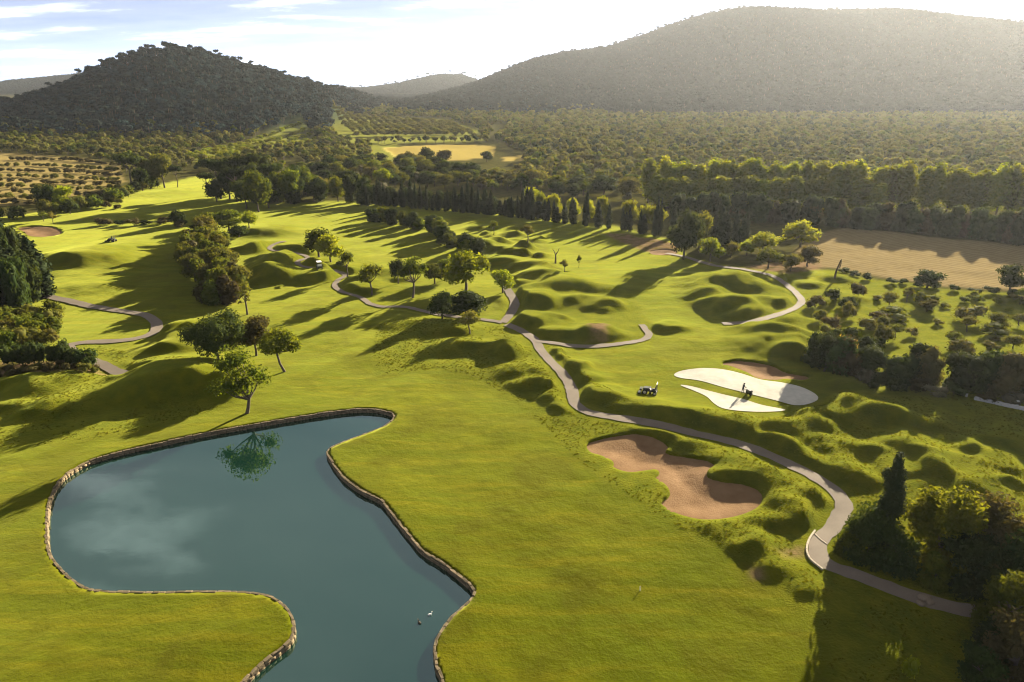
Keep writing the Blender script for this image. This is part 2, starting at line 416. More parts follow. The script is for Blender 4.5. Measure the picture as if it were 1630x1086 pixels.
# grassy mounds: crest px, crest py, half width px, height factor
MOUNDS = [
 (842, 417, 32, 1), (859, 431, 34, 1), (895, 446, 40, .9), (826, 450, 17, .8), (850, 466, 40, 1.25), (846, 501, 34, 1.1), (888, 505, 20, .8), (920, 472, 22, 1), (968, 478, 28, 1),
 (948, 519, 34, 1.25), (880, 526, 27, .9), (1067, 517, 24, .7), (882, 555, 13, 1), (888, 565, 15, 1), (921, 577, 22, 1), (808, 552, 20, .9), (819, 588, 25, .7), (861, 609, 22, .8), (876, 627, 20, .8),
 (929, 593, 27, 1.05), (957, 622, 36, 1.1), (1020, 648, 34, .9), (1075, 659, 38, .9), (1130, 665, 38, .9), (1190, 673, 32, .8),
 (1143, 441, 46, .8), (1128, 461, 30, 1), (1192, 446, 44, .9), (1162, 473, 38, 1.1), (1248, 473, 26, 1.1), (1203, 475, 20, .8), (1190, 490, 36, .9), (1257, 504, 26, .8), (1220, 519, 38, .8),
 (1262, 534, 32, 1), (1200, 546, 30, .6), (1250, 556, 28, .8), (1290, 449, 24, .6), (1330, 440, 26, .5), (1350, 470, 30, .6),
 (1294, 668, 30, 1.1), (1205, 697, 28, 1.1), (1262, 722, 32, 1), (1325, 752, 34, 1), (1378, 712, 30, 1.1), (1354, 642, 34, .9), (1395, 652, 44, 1), (1430, 664, 28, .9), (1487, 674, 24, 1.1), (1400, 700, 18, .8), (1485, 716, 32, 1), (1488, 742, 28, .8),
 (1578, 696, 30, 1), (1534, 710, 22, .8), (1606, 726, 18, .8), (1620, 690, 24, 1), (1560, 735, 22, .7), (1600, 765, 26, .7), (1540, 770, 24, .7), (1440, 700, 22, .7), (1420, 745, 22, .7), (1390, 770, 24, .7),
 (1046, 680, 32, .62), (1096, 703, 32, .66), (1186, 745, 40, .62), (1255, 790, 28, .9), (1282, 820, 28, .8), (1204, 827, 24, .8), (1198, 858, 26, .8), (1238, 888, 30, .7), (1288, 925, 28, .5), (1145, 833, 26, .6), (1225, 760, 24, .7),
 (772, 371, 12, 1), (805, 384, 14, .9), (811, 398, 22, 1), (798, 411, 26, 1), (766, 384, 30, 1), (737, 373, 18, 1), (834, 391, 16, .8), (760, 360, 18, .7), (815, 372, 16, .7), (850, 380, 16, .7),
 (391, 391, 24, 1), (428, 407, 27, .9), (433, 417, 30, .9), (429, 426, 42, .8), (425, 442, 30, .8), (501, 437, 30, .9), (533, 426, 28, .9), (462, 392, 22, .8), (474, 399, 24, .8), (502, 414, 22, .8), (566, 454, 28, .8), (415, 362, 40, .6), (610, 430, 25, .7), (640, 440, 18, .6),
 (278, 516, 32, 1), (276, 531, 28, .6), (269, 543, 36, 1), (255, 586, 78, .95), (330, 612, 40, .6), (70, 600, 46, .9), (15, 602, 30, .9), (58, 645, 34, 1), (110, 635, 40, .7), (20, 640, 26, .8),
 (755, 545, 28, .9), (790, 556, 26, .9), (700, 520, 30, .6), (735, 520, 26, .7), (722, 552, 30, .6), (640, 508, 40, .4),
 (1345, 610, 30, .6), (1010, 440, 40, .35), (960, 455, 36, .4), (110, 434, 50, .22), (135, 450, 60, .25), (120, 400, 70, .2), (180, 300, 40, .35), (250, 305, 30, .4),
]
_mr = random.Random(4)
def _sprinkle(poly, n, w0, w1, f0, f1):
    xs_ = [p[0] for p in poly]; ys_ = [p[1] for p in poly]; P_in = np.array(poly, float); k = 0
    while k < n:
        a, b = _mr.uniform(min(xs_), max(xs_)), _mr.uniform(min(ys_), max(ys_))
        if inside(np.array([a]), np.array([b]), P_in)[0]:
            MOUNDS.append((a, b, _mr.uniform(w0, w1), _mr.uniform(f0, f1))); k += 1
_sprinkle([(1220, 655), (1340, 650), (1500, 690), (1640, 700), (1640, 790), (1480, 800), (1360, 770), (1240, 715)], 34, 15, 26, .5, .85)
_sprinkle([(1225, 775), (1300, 780), (1320, 810), (1280, 850), (1270, 875), (1200, 870), (1150, 850), (1190, 835)], 11, 14, 22, .5, .8)
_sprinkle([(790, 545), (850, 560), (895, 620), (905, 660), (860, 650), (800, 600)], 9, 14, 22, .5, .8)
_sprinkle([(730, 362), (860, 372), (880, 405), (800, 420), (750, 400)], 16, 8, 14, .8, 1.2)
_sprinkle([(385, 385), (480, 380), (560, 425), (600, 450), (520, 450), (420, 440)], 12, 12, 20, .7, 1.0)
_sprinkle([(1180, 500), (1290, 510), (1300, 570), (1200, 560)], 8, 16, 26, .5, .9)
# skyline profiles of the hills: ridge distance, foot distance, [(px, py)...]
HILLS = [
 (980, 560, 0.75, [(-500, 190), (-250, 184), (-100, 176), (0, 166), (60, 150), (100, 136), (150, 112), (200, 93), (240, 81), (285, 76), (330, 88), (400, 112), (460, 127), (500, 140), (530, 158), (560, 175), (600, 190), (640, 200), (700, 206)]),
 (3300, 2300, 0.8, [(-700, 100), (-300, 118), (0, 136), (60, 132), (130, 120), (200, 112), (300, 118), (400, 128), (480, 134), (530, 138), (590, 139), (640, 132), (700, 118), (735, 118), (770, 130), (800, 142), (850, 160), (900, 170)]),
 (2100, 880, 1.0, [(600, 178), (640, 172), (690, 163), (760, 130), (800, 113), (850, 93), (900, 84), (960, 76), (1000, 64), (1060, 42), (1100, 29), (1140, 19), (1180, 14), (1250, 19), (1350, 18), (1400, 19), (1450, 24), (1530, 35), (1580, 45), (1630, 44), (1750, 60), (1900, 66), (2200, 95), (2600, 120)]),
]

def hill_z(X, Y):
    Z = np.zeros_like(X)
    for k, (yr, yf, pw, prof) in enumerate(HILLS):
        ts = [yr / (cp + (543 - py) / FPX * sp) for _, py in prof]
        xs = np.array([(px - 815) / FPX * t_ for (px, _), t_ in zip(prof, ts)])
        zs = np.array([max(CAM_H + t_ * ((543 - py) / FPX * cp - sp) - (7.0 if yr < 1000 else 9.0), 0) for (_, py), t_ in zip(prof, ts)])
        zr = np.interp(X * ((yr / np.clip(Y, 300, yr)) ** .8 if k == 0 else 1.0), xs, zs, left=zs[0] * 0.8, right=zs[-1] * 0.8)
        s = np.where(Y < yr, sstep(yf, yr, Y) ** pw, 1 - sstep(yr, yr + (yr - yf) * 1.5, Y))
        nz = 1 + 0.16 * vnoise(X / 120 + 3 * k, Y / 160, 40 + k) * sstep(0, 0.3, s) * (1 - sstep(0.8, 1.0, s))
        Z = np.maximum(Z, zr * s * nz)
    return Z

MW = []
for (px, py, wp, hf) in MOUNDS:
    ax = wp * mpp(py) * 0.84
    h = min(0.12 + 0.44 * ax * hf, 2.6) if wp < 70 else 3.6
    x, y = at(px, py, h)
    MW.append((x, y, ax, max(0.55 * ax, .9) if wp < 70 else 0.5 * ax, 1.25 * ax, h, 0.12 * math.sin(px * 1.7)))

def path_mask(X, Y):
    m = np.ones_like(X)
    for P, wd in PATH_W.values():
        pad = 8
        b = (X > P[:, 0].min() - pad) & (X < P[:, 0].max() + pad) & (Y > P[:, 1].min() - pad) & (Y < P[:, 1].max() + pad)
        if b.any():
            d, _, _ = seg_dist(X[b], Y[b], P[::2] if len(P) > 20 else P, False)
            m[b] = np.minimum(m[b], sstep(wd * 0.5 + 0.2, wd * 0.5 + 2.2, d))
    return m

def zones_keep(X, Y):
    """0 on pond banks, sand and greens so that no mound stands there"""
    m = np.ones_like(X)
    for P, a, b in [(POND_W, 0.6, 4.0)] + [(b, 0.0, 1.3) for b in BUNK_W] + [(s, 0.3, 3.0) for s in SAND_W]:
        sd, _, _ = sdf_local(X, Y, P[::2], b + 1)
        m = np.minimum(m, np.where(sd > -1e8, sstep(a, b, -sd), 1))
    return m

def ground_z(X, Y):
    X = np.asarray(X, float); Y = np.asarray(Y, float)
    shp = X.shape; X = np.atleast_1d(X).ravel(); Y = np.atleast_1d(Y).ravel()
    Z = np.zeros_like(X)
    mnd = np.zeros_like(X)
    wx = X + 2.2 * vnoise(X / 3.6, Y / 3.6, 51) + .8 * vnoise(X / 1.4, Y / 1.4, 53); wy = Y + 2.4 * vnoise(X / 3.9, Y / 3.3, 52)
    for (mx, my, ax, bn, bf, h, an) in MW:
        r = 3.6 * max(ax, bf)
        b = (np.abs(X - mx) < r) & (np.abs(Y - my) < r)
        if not b.any(): continue
        dx = wx[b] - mx; dy = wy[b] - my
        rx = dx * math.cos(an) + dy * math.sin(an); ry = -dx * math.sin(an) + dy * math.cos(an)
        by = np.where(ry < 0, bn, bf)
        q = (rx / ax) ** 2 + (ry / by) ** 2
        mnd[b] += h * np.exp(-0.5 * q ** 1.25)
    near = (Y < 420)
    if near.any():
        k = np.zeros_like(X)
        act = near & (mnd > 0.004)
        if act.any():
            k[act] = path_mask(X[act], Y[act]) * zones_keep(X[act], Y[act])
        Z += mnd * k
    und = 0.7 * vnoise(X / 23, Y / 19, 1) + 0.34 * vnoise(X / 8.5 + 5, Y / 7, 2) + 0.10 * vnoise(X / 2.6, Y / 2.3, 3)
    calm = np.ones_like(X)
    if near.any():
        sd, _, _ = sdf_local(X, Y, POND_W[::3], 9)
        calm = np.where(sd > -1e8, 0.1 + 0.9 * sstep(0.3, 8, -sd), 1)
    Z += und * calm * sstep(0, 25, Y + 40) * (1 + sstep(250, 800, Y) * 1.5)
    far = Y > 500
    if far.any(): Z[far] += hill_z(X[far], Y[far])
    return Z.reshape(shp)

def gz(x, y): return float(ground_z(np.array([x]), np.array([y]))[0])

# ------------------------------------------------------------------ terrain sheet
ys = [-60.0]
while ys[-1] < 5200:
    y = ys[-1]
    ys.append(y + (4 if y < 16 else (max(0.42, 0.0055 * y) if y < 270 else 0.02 * y)))
ys = np.array(ys)
NC = 760
tt = np.linspace(-1, 1, NC)
ss = np.sign(tt) * np.abs(tt) ** 1.2
hw = 95 + 1.12 * np.maximum(ys, 0)
TX = hw[:, None] * ss[None, :]
TY = np.repeat(ys[:, None], NC, 1)
TZ = ground_z(TX, TY)
X, Y, Z = TX.ravel().copy(), TY.ravel().copy(), TZ.ravel().copy()
cell = np.maximum(np.gradient(TX, axis=1), np.gradient(TY, axis=0)).ravel()

def cut(P, off, drop_fn, pad):
    """give the sheet a clean edge along P shifted outward by off; lower it inside"""
    global X, Y, Z
    sd, nx, ny = sdf_local(X, Y, P, pad)
    s = sd + off
    band = (sd > -1e8) & (np.abs(s) < 0.5 * cell)
    # outward normal from nearest point
    dx, dy = X - nx, Y - ny
    L = np.hypot(dx, dy) + 1e-9
    sg = np.where(sd < 0, 1.0, -1.0)
    ex, ey = dx / L * sg, dy / L * sg
    ok = band & (L > 1e-4)
    X = np.where(ok, nx + ex * off, X); Y = np.where(ok, ny + ey * off, Y)
    inn = (sd > -1e8) & (s > 0) & ~band
    Z = np.where(inn, drop_fn(sd, Z), Z)

WATER_Z = -0.6
Zr = ground_z(X, Y)
cut(POND_W, 0.22, lambda sd, z: np.full_like(z, -9.0), 3)
for P in BUNK_W: cut(P, 0.0, lambda sd, z: z - 1.6, 3)

def soft(P, Xs, Ys, s):
    sd, _, _ = sdf_local(Xs, Ys, P, s * 2 + 1)
    return np.where(sd > -1e8, sstep(-s, s, sd), 0)

ROUGH = [
 [(590, 600), (690, 588), (760, 600), (830, 640), (880, 690), (915, 725), (985, 775), (1080, 838), (1160, 872), (1240, 935), (1300, 990), (1330, 1090), (1800, 1300), (2200, 900), (1900, 640), (1480, 630), (1330, 640), (1250, 662), (1080, 662), (990, 640), (930, 600), (900, 560), (860, 530), (800, 520), (700, 500), (600, 520)],
 [(-300, 560), (130, 545), (250, 570), (340, 590), (350, 650), (200, 690), (-300, 760)],
 [(800, 440), (1000, 470), (1040, 510), (1030, 545), (870, 545), (800, 510)], [(1090, 430), (1250, 440), (1290, 480), (1280, 570), (1180, 560), (1110, 500)],
 [(1285, 470), (1320, 432), (1400, 445), (1500, 460), (1640, 470), (1900, 503), (2300, 790), (1900, 690), (1640, 652), (1500, 625), (1420, 600), (1330, 590), (1300, 540)],
 [(380, 380), (560, 400), (680, 470), (600, 490), (520, 460), (400, 450)],
]
MEADOW = [[(290, 250), (380, 228), (485, 207), (510, 230), (400, 248), (320, 262)], [(528, 186), (700, 190), (760, 205), (770, 226), (560, 228), (530, 220)], [(540, 228), (630, 228), (640, 256), (560, 258)]]
GOLF = [(-200, 352), (0, 345), (120, 330), (200, 306), (290, 284), (330, 276), (345, 296), (420, 326), (560, 318), (700, 330), (850, 343), (1000, 362), (1075, 385), (1090, 405), (1140, 420), (1230, 436), (1280, 430), (1330, 432), (1400, 447), (1500, 461), (1640, 472), (1900, 505), (2300, 800), (2600, 1400), (815, 1500), (-1500, 1300), (-900, 500)]
DRYF = [
 [(1255, 408), (1300, 374), (1345, 362), (1430, 370), (1640, 392), (1900, 420), (1900, 500), (1630, 466), (1500, 457), (1400, 443), (1330, 428), (1270, 424)],
 [(-260, 240), (0, 243), (120, 252), (192, 264), (197, 290), (150, 310), (60, 325), (-260, 345)],
 [(612, 236), (700, 231), (790, 233), (782, 252), (700, 257), (640, 256)], [(800, 251), (830, 249), (832, 257), (805, 258)],
]
BARE = [[(1240, 878), (1262, 876), (1272, 888), (1250, 892)], [(1190, 908), (1208, 911), (1213, 918), (1197, 917)], [(0, 575), (150, 572), (170, 595), (100, 600), (0, 598)], [(1180, 428), (1300, 410), (1310, 430), (1240, 438)], [(930, 520), (965, 520), (965, 545), (935, 545)], [(1000, 372), (1080, 392), (1080, 410), (1030, 400), (960, 372)]]
def zone(polys, s):
    m = np.zeros_like(X)
    for p in polys:
        m = np.maximum(m, soft(wpoly(p), X, Y, s))
    return m
jx = 2.2 * vnoise(X / 5, Y / 5, 21) + 0.8 * vnoise(X / 1.5, Y / 1.5, 22)
X0, Y0 = X, Y
X = X0 + jx; Y = Y0 + jx * 0.7
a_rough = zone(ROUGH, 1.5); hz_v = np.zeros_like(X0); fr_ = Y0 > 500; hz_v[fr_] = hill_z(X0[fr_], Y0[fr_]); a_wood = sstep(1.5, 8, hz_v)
a_scrub = 1 - np.maximum(zone([GOLF], 1.6), .45 * zone(MEADOW, 3)); a_dry = zone(DRYF, 1.5); a_bare = zone(BARE, 1.0); a_straw = np.maximum(zone(DRYF[2:], 1.5), .45 * zone(DRYF[1:2], 1.5))
X, Y = X0, Y0
nr = len(ys)
idx = np.arange(nr * NC).reshape(nr, NC)
F = np.stack([idx[:-1, :-1], idx[:-1, 1:], idx[1:, 1:], idx[1:, :-1]], -1).reshape(-1, 4)
gme = mesh_np('ground', np.stack([X, Y, Z], -1), F, [M['ground']], smooth=True)
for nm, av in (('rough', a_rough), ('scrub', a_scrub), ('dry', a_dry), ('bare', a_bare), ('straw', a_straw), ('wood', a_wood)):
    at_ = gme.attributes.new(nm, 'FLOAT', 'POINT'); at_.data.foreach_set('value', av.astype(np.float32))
tag(link('ground', gme), kind='structure')

# ------------------------------------------------------------------ sheets: water, sand, paths
def fill_sheet(name, P, zfn, mat, step, smooth=True):
    P = np.asarray(P)
    x0, x1, y0, y1 = P[:, 0].min(), P[:, 0].max(), P[:, 1].min(), P[:, 1].max()
    gx, gy = np.meshgrid(np.arange(x0, x1, step), np.arange(y0, y1, step))
    gx = gx.ravel() + rng.uniform(-.15, .15, gx.size) * step; gy = gy.ravel() + rng.uniform(-.15, .15, gy.size) * step
    sd, _, _ = sdf_local(gx, gy, P, 1)
    k = sd > step * 0.45
    pts = [Vector((a, b)) for a, b in P] + [Vector((a, b)) for a, b in zip(gx[k], gy[k])]
    n = len(P)
    v, e, f, *_ = delaunay_2d_cdt(pts, [(i, (i + 1) % n) for i in range(n)], [list(range(n))], 1, 1e-4)
    vx = np.array([a.x for a in v]); vy = np.array([a.y for a in v])
    vz = zfn(vx, vy)
    me = mesh_np(name, np.stack([vx, vy, vz], -1), np.array([list(q) for q in f]), [mat], smooth)
    return link(name, me)

pw_out = POND_W.copy()
wo = fill_sheet('water', POND_W[::2], lambda x, y: np.full_like(x, WATER_Z), M['water'], 6.0)
tag(wo, 'still teal pond winding between the fairways', kind='structure')

def bowl(P, depth, lip):
    def f(x, y):
        sd, _, _ = sdf_local(x, y, P, 2)
        base = ground_z(x, y)
        return base - lip - depth * sstep(0.0, 4.5, np.maximum(sd, 0)) + 0.10 * vnoise(x / 1.3, y / 1.1, 8)
    return f
for P, dp, lp in zip(BUNK_W, (0.5, 0.5, 0.4, 0.3), (0.32, 0.25, 0.2, 0.1)):
    tag(fill_sheet('sand_bunker', P, bowl(P, dp, lp), M['sand'], 0.8), kind='structure')
for P in SAND_W:
    tag(fill_sheet('sanded_green', P, lambda x, y: ground_z(x, y) + 0.05, M['white_sand'], 0.8), kind='structure')

def ribbon(name, P, wd, mat, lift, cols=6, wob=0.0):
    P = smooth_open(P[::2] if len(P) > 6 else P, 0.8)
    T = np.gradient(P, axis=0); T /= np.linalg.norm(T, axis=1)[:, None] + 1e-9
    N = np.stack([-T[:, 1], T[:, 0]], -1)
    s = np.linspace(-0.5, 0.5, cols)
    jt = rng.uniform(-.11, .11, (len(P), 2)); s = s[None, :] + np.zeros((len(P), 1)); s[:, 0] += jt[:, 0] / wd; s[:, -1] += jt[:, 1] / wd
    ww = np.full(len(P), wd) * (1 + wob * 2 * vnoise(np.arange(len(P)) / 3.0, np.zeros(len(P)), 5))
    V = P[:, None, :] + N[:, None, :] * (s * ww[:, None])[..., None]
    vx, vy = V[..., 0], V[..., 1]
    vz = ground_z(vx, vy) + lift + 0.0005 * np.maximum(vy - 40, 0)
    idx = np.arange(vx.size).reshape(vx.shape)
    F = np.stack([idx[:-1, :-1], idx[:-1, 1:], idx[1:, 1:], idx[1:, :-1]], -1).reshape(-1, 4)
    V3 = np.stack([vx, vy, vz], -1).reshape(-1, 3)
    return link(name, mesh_np(name, V3, F, [mat], True))
for i, (k, (P, wd)) in enumerate(PATH_W.items()):
    tag(ribbon('path', P, wd, M['path'], 0.05 + 0.008 * i, wob=0.12), kind='structure')

# ------------------------------------------------------------------ pond wall of stones
def stone_mesh(seed, L=1, D=1, Hh=1, jit=0.12):
    r = np.random.default_rng(seed)
    bm = bmesh.new()
    bmesh.ops.create_cube(bm, size=1.0)
    bmesh.ops.bevel(bm, geom=list(bm.edges), offset=0.10, segments=1, affect='EDGES')
    for v in bm.verts:
        v.co += Vector(r.uniform(-jit, jit, 3)) * 0.5
        v.co.x *= L; v.co.y *= D; v.co.z *= Hh
    me = bpy.data.meshes.new('stone'); bm.to_mesh(me); bm.free()
    me.materials.append(M['stone']); return me
stone_vars = [stone_mesh(s) for s in range(5)]

wall = link('pond_wall', None)
cx, cyy = at(470, 1002)
wall.location = (cx, cyy, WATER_Z)
tag(wall, 'low dry stone retaining wall edging the whole pond', 'wall')
seg = np.roll(POND_W, -1, 0) - POND_W
sl_ = np.linalg.norm(seg, axis=1); cum = np.concatenate([[0], np.cumsum(sl_)])
total = cum[-1]
def along(s):
    s = s % total
    i = min(int(np.searchsorted(cum, s, 'right') - 1), len(POND_W) - 1)
    f = (s - cum[i]) / (sl_[i] + 1e-9)
    p = POND_W[i] + seg[i] * f
    return p, seg[i] / (sl_[i] + 1e-9)
area = 0.5 * np.sum(POND_W[:, 0] * np.roll(POND_W[:, 1], -1) - np.roll(POND_W[:, 0], -1) * POND_W[:, 1])
sgn = 1 if area > 0 else -1      # outward normal = sgn * (ty, -tx)
stones = []
s = 0.0
while s < total - 0.3:
    L = random.uniform(0.5, 0.95)
    p, tg = along(s + L / 2)
    out = np.array([tg[1], -tg[0]]) * sgn
    stones.append((p + out * random.uniform(.10, .18), math.atan2(tg[1], tg[0]), L, s))
    s += L
stones.sort(key=lambda q: np.hypot(q[0][0], q[0][1]) if q[0][1] > 30 else 1e4 + q[0][1])
rest_v, rest_f = [], []
def block(V, Fc, p, ang, L, D, z0, z1):
    ca, sa = math.cos(ang), math.sin(ang); b = len(V)
    for z in (z0, z1):
        for a, d in ((-1, -1), (1, -1), (1, 1), (-1, 1)):
            a_ = a * L / 2 + random.uniform(-.03, .03); d_ = d * D / 2 + random.uniform(-.04, .04)
            V.append((p[0] + a_ * ca - d_ * sa, p[1] + a_ * sa + d_ * ca, z + random.uniform(-.03, .03)))
    for q in ((0, 3, 2, 1), (4, 5, 6, 7), (0, 1, 5, 4), (1, 2, 6, 5), (2, 3, 7, 6), (3, 0, 4, 7)): Fc.append([b + i for i in q])
low_v, low_f = [], []
for i, (p, ang, L, s) in enumerate(stones):
    g = gz(p[0], p[1])
    if i < 300:
        o = link('stone', stone_vars[i % 5], wall)
        o.location = (p[0] - cx, p[1] - cyy, g - 0.155 - WATER_Z)
        o.rotation_euler = (random.uniform(-.05, .05), random.uniform(-.05, .05), ang)
        o.scale = (L * 1.02, random.uniform(0.24, 0.36), random.uniform(0.28, 0.40))
    else:
        block(rest_v, rest_f, (p[0] - cx, p[1] - cyy), ang, L * 0.98, 0.36, g - 0.3 - WATER_Z, g + 0.02 - WATER_Z)
s = 0.0
while s < total - 0.3:
    L = random.uniform(0.4, 0.8)
    p, tg = along(s + L / 2); out = np.array([tg[1], -tg[0]]) * sgn
    q = p + out * 0.2
    for zc in range(3):
        block(low_v, low_f, (q[0] - cx, q[1] - cyy), math.atan2(tg[1], tg[0]), L * random.uniform(.9, 1.02), random.uniform(.38, .48), -0.35 + 0.25 * zc - 0.02, -0.35 + 0.25 * zc + 0.24)
    s += L
o = link('stone_course', mesh_np('stone_course', low_v, low_f, [M['stone_dark']]), wall); o['kind'] = 'stuff'
if rest_v:
    o = link('far_stones', mesh_np('far_stones', rest_v, rest_f, [M['stone']]), wall); o['kind'] = 'stuff'

# ------------------------------------------------------------------ vegetation builders
def ico(sub=1):
    bm = bmesh.new(); bmesh.ops.create_icosphere(bm, subdivisions=sub, radius=1)
    V = np.array([v.co[:] for v in bm.verts]); F = np.array([[v.index for v in f.verts] for f in bm.faces]); bm.free()
    return V, F
ICO1, ICO2 = ico(1), ico(2)

def leafcloud(r, lobes, n, size, core=0.78, shell=(0.72, 1.08), up=0.25, flat=0.6, sub=ICO1):
    """leaf sized diamonds through the outer part of each lobe, plus a rough inner mass"""
    lobes = np.asarray(lobes, float)
    area = (lobes[:, 3] * lobes[:, 4] + lobes[:, 4] * lobes[:, 5] + lobes[:, 3] * lobes[:, 5])
    pick = r.choice(len(lobes), n, p=area / area.sum())
    d = r.normal(size=(n, 3)); d /= np.linalg.norm(d, axis=1)[:, None]
    lb = lobes[pick]
    rad = r.uniform(shell[0], shell[1], n)
    c = lb[:, :3] + d * lb[:, 3:6] * rad[:, None]
    nn = d + r.normal(size=(n, 3)) * flat + np.array([0, 0, up]); nn /= np.linalg.norm(nn, axis=1)[:, None]
    a = np.cross(nn, r.normal(size=(n, 3))); a /= np.linalg.norm(a, axis=1)[:, None] + 1e-9
    b = np.cross(nn, a)
    s = size * r.uniform(0.6, 1.4, n)[:, None]
    V = np.stack([c + a * s, c + b * s * 0.62 + nn * s * 0.15, c - a * s, c - b * s * 0.62 + nn * s * 0.15], 1).reshape(-1, 3)
    Fq = np.arange(4 * n).reshape(n, 4)
    vs, fs = [V], [np.concatenate([Fq[:, :3], Fq[:, [0, 2, 3]]])]
    off = len(V)
    if core:
        for L in lobes:
            v = sub[0] * (core + r.uniform(-.14, .10, (len(sub[0]), 1)))
            vs.append(L[:3] + v * L[3:6]); fs.append(sub[1] + off); off += len(v)
    return np.concatenate(vs), np.concatenate(fs)

def tube(path, radii, k=6):
    path = np.asarray(path, float); n = len(path)
    T = np.gradient(path, axis=0); T /= np.linalg.norm(T, axis=1)[:, None] + 1e-9
    ref = np.array([1.0, 0.1, 0.0])
    V = []
    for i in range(n):
        a = np.cross(T[i], ref); a /= np.linalg.norm(a) + 1e-9; b = np.cross(T[i], a)
        for j in range(k):
            t_ = 2 * math.pi * j / k
            V.append(path[i] + (a * math.cos(t_) + b * math.sin(t_)) * radii[i])
    F = []
    for i in range(n - 1):
        for j in range(k):
            p, q = i * k + j, i * k + (j + 1) % k
            F += [[p, q, q + k], [p, q + k, p + k]]
    return np.array(V), np.array(F)

def join(parts):
    vs, fs, off = [], [], 0
    for v, f in parts:
        vs.append(v); fs.append(f + off); off += len(v)
    return np.concatenate(vs), np.concatenate(fs)

def limbs(r, base, fork, lobes, r0, lean=(0, 0)):
    """trunk to the fork, then limbs into the lobes"""
    b = np.array([0, 0, base]); f = np.array([lean[0], lean[1], fork])
    m = (b + f) / 2 + np.array([*r.normal(size=2) * 0.05 * fork, 0])
    parts = [tube([b, b + np.array([0, 0, 0.12 * fork]), m, f], [r0 * 1.35, r0 * 1.05, r0 * 0.85, r0 * 0.7])]
    for L in lobes:
        e = np.array(L[:3]); mid = (f * 0.45 + e * 0.55) + np.array([*(r.normal(size=2) * 0.3), -0.12 * np.linalg.norm(e - f)])
        parts.append(tube([f, mid, e], [r0 * 0.55, r0 * 0.35, r0 * 0.12], 5))
    return join(parts)

def lobes_round(r, h, rad, n, zlo=0.42, sq=0.75, rl=(0.38, 0.55)):
    L = []
    for i in range(n):
        a = 2 * math.pi * i / n + r.uniform(-.4, .4); q = rad * r.uniform(0.3, 0.68)
        z = h * r.uniform(zlo, 0.82); k = rad * r.uniform(*rl)
        L.append((q * math.cos(a), q * math.sin(a), z, k, k, k * sq * r.uniform(.85, 1.2)))
    L.append((r.uniform(-.2, .2) * rad, r.uniform(-.2, .2) * rad, h * 0.8, rad * .5, rad * .5, h * 0.2))
    return L

PROTO = {}
def proto(kind, h, crown, trunk, mat, hw_):
    me_c = mesh_np('crown', crown[0], crown[1], [M[mat]])
    me_t = mesh_np('trunk', trunk[0], trunk[1], [M['bark']], True) if trunk is not None else None
    PROTO.setdefault(kind, []).append((h, hw_, me_c, me_t))

